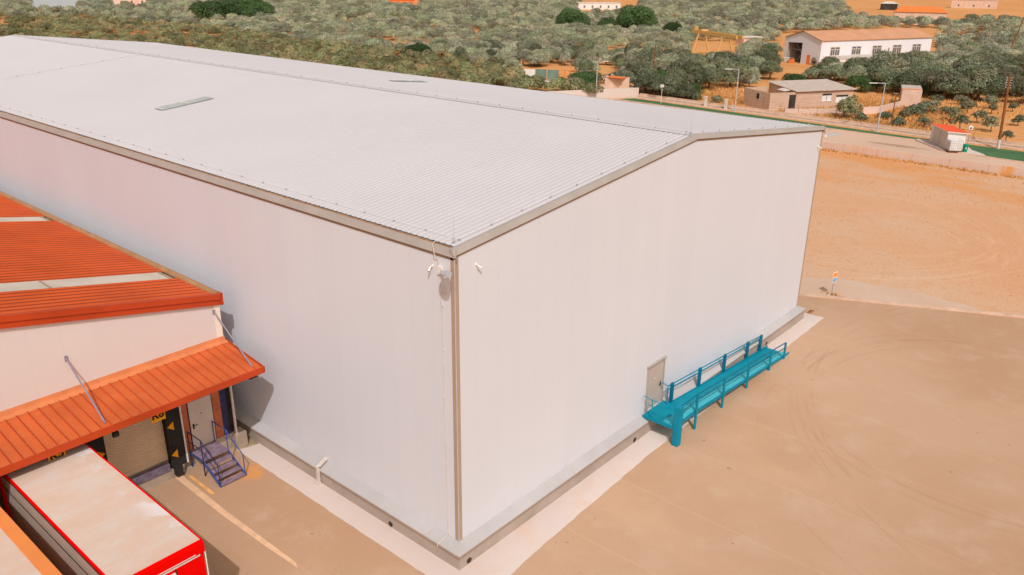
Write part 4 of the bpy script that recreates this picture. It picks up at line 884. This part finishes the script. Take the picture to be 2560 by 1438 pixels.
house('villa', 'house with a bright orange roof at the top edge above the grey grove', 322, 362, D(-42), 15, 9, 3.2, M['terra'], M['terra'], 2.0, 4)
house('pink_house', 'pink plastered house at the top left beside the sea gap', 205, 452, D(-25), 26, 12, 5.5, M['pink_plaster'], M['pink_plaster'], 0, 5)
house('pale_building', 'pale flat building in the top left corner of the view', 178, 575, D(-15), 30, 10, 6, M['white_dirty'], M['white'], 0, 5)
house('terracotta_barn', 'low barn with an orange tiled roof in front of the bare field', 372, 91, D(-72), 20, 9, 4.9, M['pink_plaster'], M['terra'], 2.2, 3)
house('farm_shed', 'tan farm shed at the top right corner above the bare field', 600, 122, D(-80), 26, 10, 5, M['pink_plaster'], M['white_dirty'], 0, 3, 'shed')
house('small_pavilion', 'small pale roofed pavilion among far trees above the orange barn', 520, 150, D(-70), 9, 8, 3.5, M['dark_in'], M['white_dirty'], 1.2, 0, 'pavilion')
house('white_cabin', 'small white cabin among olives left of the white hangar ridge', 213, 92, D(-30), 6, 4, 2.2, M['pink_plaster'], M['white_dirty'], 0, 1, 'cabin')
# long pale wall at the foot of the bare field
fw_ = thing('field_wall', 'long pale wall at the edge of the bare orange field', 'wall', (385, 75, 0)); MB().bar((352,74,.6), (378,50,.6), .3, 1.2).build('wall', M['white'], fw_)
# vehicle by the right edge: van
vn = thing('parked_van', 'white van parked by the olives near the right edge', 'van', (231, 30.5, 0)); VM = Matrix.Translation((231,30.5,0)) @ Matrix.Rotation(D(-35), 4, 'Z')
rbox(-2.4, 2.0, -.95, .95, .45, 1.35, VM).build('body', M['white'], vn, bevel=.12); rbox(-2.3, 1.3, -.88, .88, 1.35, 2.1, VM).build('cabin', M['white'], vn, bevel=.15)
rbox(-2.31, -2.29, -.7, .7, 1.4, 1.9, VM).build('windscreen', M['glass'], vn); rbox(-1.2, 1.0, -.9, -.885, 1.42, 1.9, VM).build('side_window', M['glass'], vn)
for u in (-1.5, 1.4):
    for s_ in (-1, 1): MB().tube(VM @ Vector((u, s_*.98, .36)), VM @ Vector((u, s_*.78, .36)), .36, n=14).build('wheel', M['tyre'], vn)
vn2 = thing('parked_car', 'pale low car parked right of the white van', 'car', (236, 26.2, 0)); VM = Matrix.Translation((236,26.2,0)) @ Matrix.Rotation(D(-20), 4, 'Z')
rbox(-2.2, 2.2, -.85, .85, .35, .95, VM).build('body', M['white'], vn2, bevel=.1); rbox(-1.1, 1.2, -.75, .75, .95, 1.4, VM).build('cabin', M['glass'], vn2, bevel=.1); rbox(-.8, .9, -.7, .7, 1.4, 1.44, VM).build('roof', M['white'], vn2)
for u in (-1.4, 1.4):
    for s_ in (-1, 1): MB().tube(VM @ Vector((u, s_*.88, .32)), VM @ Vector((u, s_*.7, .32)), .32, n=14).build('wheel', M['tyre'], vn2)
# ================================================================ VEGETATION
rng = np.random.default_rng(11)
def crown_arrays(R_, H_, n, leaf, lobes, base=.12, seed=0, aspect=1.5, flat=1.):
    """leaf quads scattered over the surface of several lobes"""
    g = np.random.default_rng(seed); V_ = []; 
    lc = []
    for i in range(lobes):
        a = g.uniform(0, 2*np.pi); r = R_*.75*np.sqrt(g.uniform(.05, 1)); z = H_*(base + (.92-base)*(1-(r/R_)**2*.8)*g.uniform(.35, .82)); lr = R_*g.uniform(.26, .50)
        lc.append((r*np.cos(a), r*np.sin(a), z, lr, lr*g.uniform(.7, .95)))
    lc.append((0, 0, H_*.46, R_*.66, H_*.38)); lc = np.array(lc)
    wts = lc[:, 3]**2; idx = g.choice(len(lc), n, p=wts/wts.sum())
    d_ = g.normal(size=(n, 3)); d_ /= np.linalg.norm(d_, axis=1)[:, None]; d_[:, 2] = np.where(d_[:, 2] < -.35, -d_[:, 2], d_[:, 2])
    rad = g.uniform(.82, 1.06, n)
    c = lc[idx, :3] + d_*np.stack([lc[idx, 3]*rad, lc[idx, 3]*rad, lc[idx, 4]*rad], 1)
    c[:, 2] = np.clip(c[:, 2], H_*.03, None)
    nrm = d_*1.3 + np.array([0,0,.15]) + g.normal(size=(n, 3))*.36; nrm /= np.linalg.norm(nrm, axis=1)[:, None]
    t = np.cross(nrm, g.normal(size=(n, 3))); t /= np.linalg.norm(t, axis=1)[:, None]; b = np.cross(nrm, t)
    s_ = leaf*g.uniform(.6, 1.3, n)[:, None]; t = t*s_*aspect/2; b = b*s_/2
    q = np.stack([c-t, c+b*.9-t*.1, c+t, c-b*.9+t*.1], 1)
    return q.reshape(-1, 3)
def quads_mesh(name, pts, mats, extra=None):
    n = len(pts)//4; me = bpy.data.meshes.new(name)
    me.vertices.add(len(pts)); me.vertices.foreach_set('co', pts.astype(np.float32).ravel())
    me.loops.add(len(pts)); me.loops.foreach_set('vertex_index', np.arange(len(pts), dtype=np.int32))
    me.polygons.add(n); me.polygons.foreach_set('loop_start', np.arange(0, 4*n, 4, dtype=np.int32)); me.polygons.foreach_set('loop_total', np.full(n, 4, dtype=np.int32))
    me.update(calc_edges=True)
    for m_ in mats: me.materials.append(m_)
    return me
def trunk_mesh(name, h, r, seed, spread=.9):
    g = random.Random(seed); m_ = MB(); top = Vector((g.uniform(-.2,.2), g.uniform(-.2,.2), h*.35)); m_.tube((0,0,-.05), top, r, r*.75, 7)
    for i in range(4):
        a = i*1.57+g.uniform(-.4,.4); e = top+Vector((math.cos(a)*spread*h*.28, math.sin(a)*spread*h*.28, h*.32)); m_.tube(top, e, r*.55, r*.25, 6); m_.tube(e, e+Vector((math.cos(a)*.3, math.sin(a)*.3, h*.15)), r*.25, r*.1, 5)
    me = bpy.data.meshes.new(name); me.from_pydata([tuple(p) for p in m_.v], [], m_.f); me.materials.append(M['trunk']); return me
def pj(x_, y_, z=0):
    q = Vector((x_, y_, z))-CAM; w_ = q.dot(fw)
    if w_ <= 1: return None
    return 1280+FPX*q.dot(rt)/w_, 719-FPX*q.dot(up)/w_, w_
def inpoly(x_, y_, P_):
    c = False; j = len(P_)-1
    for i in range(len(P_)):
        xi, yi_ = P_[i]; xj, yj = P_[j]
        if (yi_ > y_) != (yj > y_) and x_ < (xj-xi)*(y_-yi_)/(yj-yi_)+xi: c = not c
        j = i
    return c
EX = [[(264.1,107.0),(349.7,76.4),(208.2,39.2),(198.6,45.6),(166.8,36.0),(154.5,47.9),(147.0,44.2),(139.8,51.2)],
 [(210.6,109.5),(223.2,98.2),(148.4,61.7),(150.5,75.6)],
 [(87.9,39.1),(100.6,46.1),(115.1,50.7),(120.5,48.1),(139.8,51.2),(142.7,38.3),(131.6,22.1),(138.1,8.2),(149.6,-3.4),(92.6,-60),(77.4,6.8)],
 [(118.5,98.6),(131.9,93.3),(98.6,68.5),(93.4,77.2)], [(131.1,88.7),(138.7,86.9),(92.8,55.1),(89.3,58.6)],
 [(474.7,347.2),(515.6,321.8),(338.5,208.8),(295.9,214.5)], [(404.0,468.4),(424.9,456.4),(286.6,308.5),(273.3,318.1)],
 [(262.9,600.2),(283.7,589.0),(181.3,384.4),(168.3,393.8)],
 [(613.3,213.4),(754.9,121.9),(837.5,68.5),(449.9,28.0),(405.0,57.4),(395.0,80.2),(360.1,80.7),(358.2,95.7),(381.6,122.3)],
 [(336.5,951.1),(385.7,936.5),(138.3,357.),(121.9,369.)],
 [(165,62),(172,54),(190,46),(210,36),(216,44),(180,68)]]
CB = [(57,97),(65.1,98.6),(88,106.7),(122.9,119.3),(161.7,114.6),(233.9,130.6),(297.8,126.6),(352,104.9),(460,60)]
def citrus_x(y_):
    for (y0, x0), (y1, x1) in zip(CB[:-1], CB[1:]):
        if y0 <= y_ <= y1: return x0+(x1-x0)*(y_-y0)/(y1-y0)
    return -1e9
SPECIAL = [(226.3,165.5),(223.5,149.4),(231.9,142.3),(228.2,126.0),(151.7,277.5),(163.6,277.7),(173.7,279.8),(115.6,126.3)]
pts = []
def grid(sp, dmin, dmax):
    for ix in range(int(40/sp), int(760/sp)):
        for iy in range(int(-120/sp), int(760/sp)):
            x_ = ix*sp+random.uniform(-.32,.32)*sp; y_ = iy*sp+random.uniform(-.32,.32)*sp
            dist = math.hypot(x_-CAM.x, y_-CAM.y)
            if not dmin <= dist < dmax: continue
            q = pj(x_, y_, 3)
            if not q or q[0] < -130 or q[0] > 2700 or q[1] < -35 or q[1] > 520: continue
            if x_ < 101.8-(0 if y_ < 57.5 else (y_-57.5)*1.85) or x_ < 78: 
                if not (y_ > 80 and x_ > 60): continue
            if y_ < 57.5 and x_ < 102: continue
            if any(inpoly(x_, y_, P_) for P_ in EX): continue
            # the warehouse hides the ground close behind it
            qt = pj(x_, y_, 4.)
            if qt[0] < 2057 and qt[0] > 395 and qt[1] > 111+(qt[0]-395)*.127+14: continue
            if qt[0] <= 395 and qt[1] > 118: continue
            pts.append((dist, x_, y_))
grid(3.5, 90, 150); grid(4.1, 150, 330); grid(5.4, 330, 620)
def cat_of(x_, y_):
    if x_ < citrus_x(y_): return 'citrus'
    return 'olive'
keep = []
for (dist, x_, y_) in pts:
    kd = cat_of(x_, y_)
    if kd == 'olive' and dist < 150 and random.random() < .42: continue      # olives stand wider apart than citrus
    gap = mnoise.noise(Vector((x_*.035, y_*.035, 3.3))); 
    if gap > .30 and random.random() < .8: continue
    if any(math.hypot(x_-a, y_-b) < 5.5 for a, b in SPECIAL): continue
    keep.append((dist, x_, y_, kd))
keep.sort()
VAR = {}
def variants(kind, R_, H_, n, leaf, nv, m_, lobes=11, tr=.16, base=.15):
    out = []
    for i in range(nv):
        me = quads_mesh(kind+'_crown', crown_arrays(R_, H_, n, leaf, lobes, base, 100+i*7+len(VAR)*31), [M[m_]]); out.append((me, trunk_mesh(kind+'_trunk', H_, tr, i)))
    VAR[kind] = out
variants('olive', 2.7, 3.9, 4500, .17, 8, 'olive', 8, .2, .10)
variants('darkolive', 2.8, 4.4, 4500, .18, 7, 'darkolive', 8, .2, .08)
variants('citrus', 2.1, 2.9, 3000, .18, 5, 'citrus', 8, .1, .03)
variants('green', 4.6, 5.0, 8000, .25, 4, 'green', 13, .2, .02)
variants('young', .85, 1.6, 420, .15, 6, 'darkolive', 7, .05, .15)
variants('small', 1.5, 1.8, 900, .2, 3, 'darkolive', 8, .06, .02)
def plant(kind, name, label, cat, x_, y_, s_, group, parts=True, sz=None):
    cr, tk_ = random.choice(VAR[kind]); rz = random.uniform(0, 6.28); sz = sz or s_
    if parts:
        t = thing(name, label, cat, (x_, y_, 0), group); t.rotation_euler[2] = rz; t.scale = (s_, s_, sz)
        a = bpy.data.objects.new('crown', cr); COL.objects.link(a); a.parent = t
        b = bpy.data.objects.new('trunk', tk_); COL.objects.link(b); b.parent = t
        return t
    a = bpy.data.objects.new(name, cr); COL.objects.link(a); a.location = (x_, y_, 0); a.rotation_euler[2] = rz; a.scale = (s_, s_, sz); tag(a, label, cat, group); return a
LM = [('yellow gantry crane',172,84),('hangar open end',172,60),('hangar far end',205,41),('brick house',110,36),('block hut',123,22),('gate posts',99,42),('pink-beige garage',104,63),('pool enclosure',107,81),
      ('big green trees',226,146),('lone green bush',115.6,126.3),('upper-left green bushes',163,277),('leaning grove pole',240,40),('white van',231,30),('grove poles',230,210),("roof's far corner",98,195),('lone upper-left pole',145,276),('sea gap',140,370)]
ORD = ['nearest', 'second nearest', 'third nearest', 'fourth nearest', 'fifth nearest', 'sixth nearest']; used = {}
def tree_label(look, x_, y_, sort='olive'):
    nm, lx, ly = min(LM, key=lambda l: math.hypot(l[1]-x_, l[2]-y_)); a = pj(x_, y_); b = pj(lx, ly)
    side = ('left of' if a[0] < b[0] else 'right of') if abs(a[0]-b[0]) > abs(a[1]-b[1])*1.6 else ('beyond' if a[1] < b[1] else 'before')
    k_ = (nm, side, look, sort); i = used.get(k_, 0); used[k_] = i+1
    return '%s %s tree, %s one %s the %s' % (look, sort, ORD[i], side, nm) if i < 6 else '%s %s tree, one of many standing %s the %s' % (look, sort, side, nm)
cnt = {'olive': 0, 'citrus': 0}; rest = []
okeep = sorted([k_ for k_ in keep if k_[3] == 'olive'][:300], key=lambda k_: min(math.hypot(l[1]-k_[1], l[2]-k_[2]) for l in LM))
keep = okeep + [k_ for k_ in keep if k_[3] == 'olive'][300:] + [k_ for k_ in keep if k_[3] == 'citrus']
def is_right(x_, y_): q = pj(x_, y_, 2); return q[0] > 1560 and q[1] > 75
for (dist, x_, y_, kd) in keep:
    if cnt[kd] < 300:
        cnt[kd] += 1
        if kd == 'olive':
            if is_right(x_, y_):
                kk = 'darkolive' if random.random() < .75 else 'olive'; plant(kk, 'olive_tree', tree_label('dark green' if kk == 'darkolive' else 'silvery', x_, y_), 'tree', x_, y_, random.uniform(.65, 1.3), 'olive trees beyond the compound')
            else:
                kk = 'darkolive' if random.random() < .15 else 'olive'; plant(kk, 'olive_tree', tree_label('dark green' if kk == 'darkolive' else 'silvery', x_, y_), 'tree', x_, y_, random.uniform(.55, 1.05), 'olive trees beyond the compound', sz=random.uniform(.6, 1.05))
        else:
            plant('citrus', 'citrus_tree', tree_label('yellow-green', x_, y_, 'citrus'), 'tree', x_, y_, random.uniform(.8, 1.15), 'citrus trees behind the roof edge', parts=False)
    else: rest.append((dist, x_, y_, kd))
# everything past the nearest 300 of each kind: one mass per kind
lo = {}
for kd, m_ in (('olive', 'olive'), ('citrus', 'citrus')):
    for lvl, n, leaf in ((0, 3400, .16), (1, 1800, .22)):
        lo[kd, lvl] = [crown_arrays(2.6 if kd == 'olive' else 2.2, 3.8 if kd == 'olive' else 2.9, n, leaf, 9, .08, 500+i+lvl*9) for i in range(5)]
for kd, m_, nm, lab in (('olive', 'olive', 'olive_grove', 'far mass of grey-green olive trees filling the plain'), ('citrus', 'citrus', 'citrus_orchard', 'far mass of yellow-green citrus rows at the upper left')):
    P_ = [r for r in rest if r[3] == kd]
    if not P_: continue
    me = bpy.data.meshes.new(nm); me.from_pydata([(x_, y_, 0) for _, x_, y_, _ in P_], [], [])
    sc = [random.uniform(.5, 1.1)*(1.0 if d_ < 330 else 1.25) for d_, _, _, _ in P_]
    me.attributes.new('sc', 'FLOAT', 'POINT').data.foreach_set('value', sc)
    me.attributes.new('rz', 'FLOAT', 'POINT').data.foreach_set('value', [random.uniform(0, 6.28) for _ in P_])
    me.attributes.new('pick', 'INT', 'POINT').data.foreach_set('value', [random.randrange(5)+(0 if d_ < 260 else 5) for d_, _, _, _ in P_])
    o = bpy.data.objects.new(nm, me); COL.objects.link(o); tag(o, lab, 'trees', None, 'stuff')
    src = bpy.data.collections.new(nm+'_source')
    for lvl in (0, 1):
        for i, q in enumerate(lo[kd, lvl]): src.objects.link(bpy.data.objects.new('%s_crown_%02d' % (kd, lvl*5+i), quads_mesh(kd+'_crown', q, [M[m_]])))
    ng = bpy.data.node_groups.new(nm, 'GeometryNodeTree'); ng.interface.new_socket('Geometry', in_out='INPUT', socket_type='NodeSocketGeometry'); ng.interface.new_socket('Geometry', in_out='OUTPUT', socket_type='NodeSocketGeometry')
    N = ng.nodes.new; gi, go, ip, ci = N('NodeGroupInput'), N('NodeGroupOutput'), N('GeometryNodeInstanceOnPoints'), N('GeometryNodeCollectionInfo')
    ci.inputs['Collection'].default_value = src; ci.inputs['Separate Children'].default_value = True; ip.inputs['Pick Instance'].default_value = True
    L_ = ng.links.new; L_(gi.outputs[0], ip.inputs['Points']); L_(ci.outputs[0], ip.inputs['Instance'])
    def att(nm_, ty):
        a = N('GeometryNodeInputNamedAttribute'); a.data_type = ty; a.inputs['Name'].default_value = nm_; return [q for q in a.outputs if q.enabled][0]
    L_(att('pick', 'INT'), ip.inputs['Instance Index']); cx = N('ShaderNodeCombineXYZ'); L_(att('rz', 'FLOAT'), cx.inputs[2]); L_(cx.outputs[0], ip.inputs['Rotation']); L_(att('sc', 'FLOAT'), ip.inputs['Scale'])
    L_(ip.outputs[0], go.inputs[0]); md = o.modifiers.new('scatter', 'NODES'); md.node_group = ng
import sys; sys.stderr.write('TREES %s %s %s\n' % (len(keep), cnt, len(rest)))
# special dark green trees
gl = ['left-hand big round deep green tree in the middle of the grey grove', 'deep green tree between the two big round ones in the grey grove', 'right-hand big round deep green tree in the middle of the grey grove', 'deep green bush right of the big round trees in the grey grove',
      'leftmost dark green bushy tree at the upper left', 'middle dark green bushy tree at the upper left', 'rightmost dark green bushy tree at the upper left', 'round dark green bush at the edge of the citrus rows']
for (x_, y_), lab, s_ in zip(SPECIAL, gl, (1.35, .9, 1.65, .8, 1.7, 1.7, 1.6, .75)):
    plant('green', 'green_tree', lab, 'tree', x_, y_, s_, 'deep green trees among the olives', sz=s_*1.1)
for i, (x_, y_, s_, lab) in enumerate(((103.8,70.3,.68,'tall dark green tree directly left of the first street lamp'), (108.5,59.2,.72,'dark green broad-leaved tree right of the pink-beige garage'), (105.5,50.5,.5,'leafy green tree above the fence left of the gate posts'),
        (146.5,45.2,.6,'fresh green tree hiding the foot of the hangar end wall'), (160,40,.62,'dark green tree in front of the second hangar window'), (152,37,.7,'dark leafy tree below the fourth hangar window'), (135,33,.62,'dark tree left of the concrete hut'),
        (139,21,.72,'dark tree right of the concrete hut with its shade on orange soil'), (134.5,45,.5,'green tree behind the brick house roof'), (150,10,.75,'big dark tree above the orange field'), (150,24,.7,'dark green tree between the hut and the van'), (145,0,.7,'dark tree at the right edge above the orange field'))):
    plant('green', 'leafy_tree', lab, 'tree', x_, y_, s_, 'leafy dark trees near the verge')
# belt trees just behind the young orchard
for i in range(26):
    t = i/25; x_ = 143+random.uniform(-4, 8)+10*math.sin(i); y_ = 40-60*t+random.uniform(-2,2)
    if any(inpoly(x_, y_, P_) for P_ in EX[:3]): continue
    plant('darkolive', 'olive_tree', 'large dark olive behind the orange field, ' + ('nearest its left end','second along from the left')[0] if i == 0 else 'large dark olive tree at the back edge of the orange field', 'tree', x_, y_, random.uniform(1.15, 1.5), 'large olives behind the orange field')
yo_ = [(103.1,13.6),(111.8,12.2),(113.3,9.3),(106.9,6.3),(114.8,4.6),(121.1,12.6),(116.7,14.6),(100.5,3.2),(105.6,9.7),(123.9,9.8),(125.1,13.9),(128.3,8.),(127.8,18.6),(130.4,16),(129.4,11.2),(108,0.5),(118,-2),(126,1),(133,4)]
for i, (x_, y_) in enumerate(yo_):
    plant('young', 'young_olive', ('leftmost', 'second', 'third', 'fourth', 'fifth')[i] + ' small young olive from the left on the orange soil' if False else 'small young olive tree on bare orange soil behind the shed', 'tree', x_, y_, random.uniform(1.05, 1.6), 'young olives on the orange field')
plant('citrus', 'orange_tree', 'round dark bush with yellow fruit in front of the low garden wall', 'tree', 103.2, 24.3, 1.0, None, sz=1.15)
for (x_, y_, s_, lab) in ((102.2,21.7,.8,'small grey bush right of the fruiting bush'), (101.9,16.5,.8,'small grey bush beside the short brown pole'), (107.5,20.,.7,'grey shrub left of the hut on orange soil'), (113.7,17.8,1.1,'bigger grey shrub right of the hut'), (117.5,17.,1.2,'grey shrub behind the bigger one right of the hut'), (110.,18.3,.7,'low shrub in dry grass below the hut'),
        (103.5,44.5,.8,'green shrub behind the fence left of the gate posts'), (103.,48,.9,'green shrub at the fence in front of dark trees'), (102.9,52,.9,'pale green shrub at the fence nearest the thin white post'), (121,30,.9,'grey shrub between the brick house and the hut')):
    plant('small', 'shrub', lab, 'shrub', x_, y_, s_, 'shrubs along the verge fence')
ol = thing('oleander_hedge', 'hedge with white blossom and red flowers beyond the garage driveway', 'hedge', (112, 70, 0))
for nm, m_, cx_, cy_, n in (('leaves', 'green', 112.5, 70, 900), ('white_blossom', 'oleander', 112.3, 69.8, 500), ('red_blossom', 'rednet', 110.8, 72.6, 300)):
    q = crown_arrays(1.9 if nm != 'red_blossom' else 1.2, 2.2, n, .2, 8, .1, 77, 1.2); 
    if nm != 'red_blossom': q[:, 1] *= 1.5
    q[:, 0] += cx_-112; q[:, 1] += cy_-70
    o = bpy.data.objects.new(nm, quads_mesh(nm, q, [M[m_]])); COL.objects.link(o); o.parent = ol
# dry grass tufts: one mass
def tufts(name, lab, boxes, m_, blade=.35, wd=.05):
    ch = []
    for (x0, x1, y0, y1, n, h) in boxes:
        c = np.stack([rng.uniform(x0, x1, n), rng.uniform(y0, y1, n), np.zeros(n)], 1); cl_ = rng.uniform(-.12, .12, (n, 3)); 
        a = rng.uniform(0, 6.28, n); t = np.stack([np.cos(a), np.sin(a), np.zeros(n)], 1)*wd; up_ = np.stack([rng.normal(0, .35, n), rng.normal(0, .35, n), np.ones(n)], 1)*(h*rng.uniform(.4, 1.2, n))[:, None]
        ch.append(np.stack([c-t, c+t, c+t*.3+up_, c-t*.3+up_], 1).reshape(-1, 3))
    me = quads_mesh(name, np.concatenate(ch), [M[m_]]); o = bpy.data.objects.new(name, me); COL.objects.link(o); tag(o, lab, 'grass', None, 'stuff')
tufts('dry_grass', 'dry orange grass around the brick house and the young olives', [(100,124,24,34,5000,.5), (99.5,104,12,24,2500,.5), (106,122,12,22,4000,.45), (120,150,-5,30,5000,.4), (101,112,40,54,3000,.4), (110,125,40,60,4000,.4)], 'dry_grass', wd=.06)
tufts('weeds', 'scattered dry weeds and clods on the pale dirt lot', [(78.8,79.9,-30,19,2600,.22), (64,80,-30,20,1500,.10), (36,64,-20,20,700,.06), (33.8,34.2,-1.2,.5,50,.14)], 'dry_grass', wd=.05)
# ---------------------------------------------------------------- small things on the ground
pl2 = thing('steel_plate', 'small rusty plate lying at the far corner of the pale concrete apron', 'plate', (30.3, -.25, .02)); MB().box(30.05,30.6,-.4,-.15,.012,.05).build('plate', M['groove'], pl2); MB().box(30.1,30.5,-.3,-.2,.051,.07).build('rib', M['wood'], pl2)
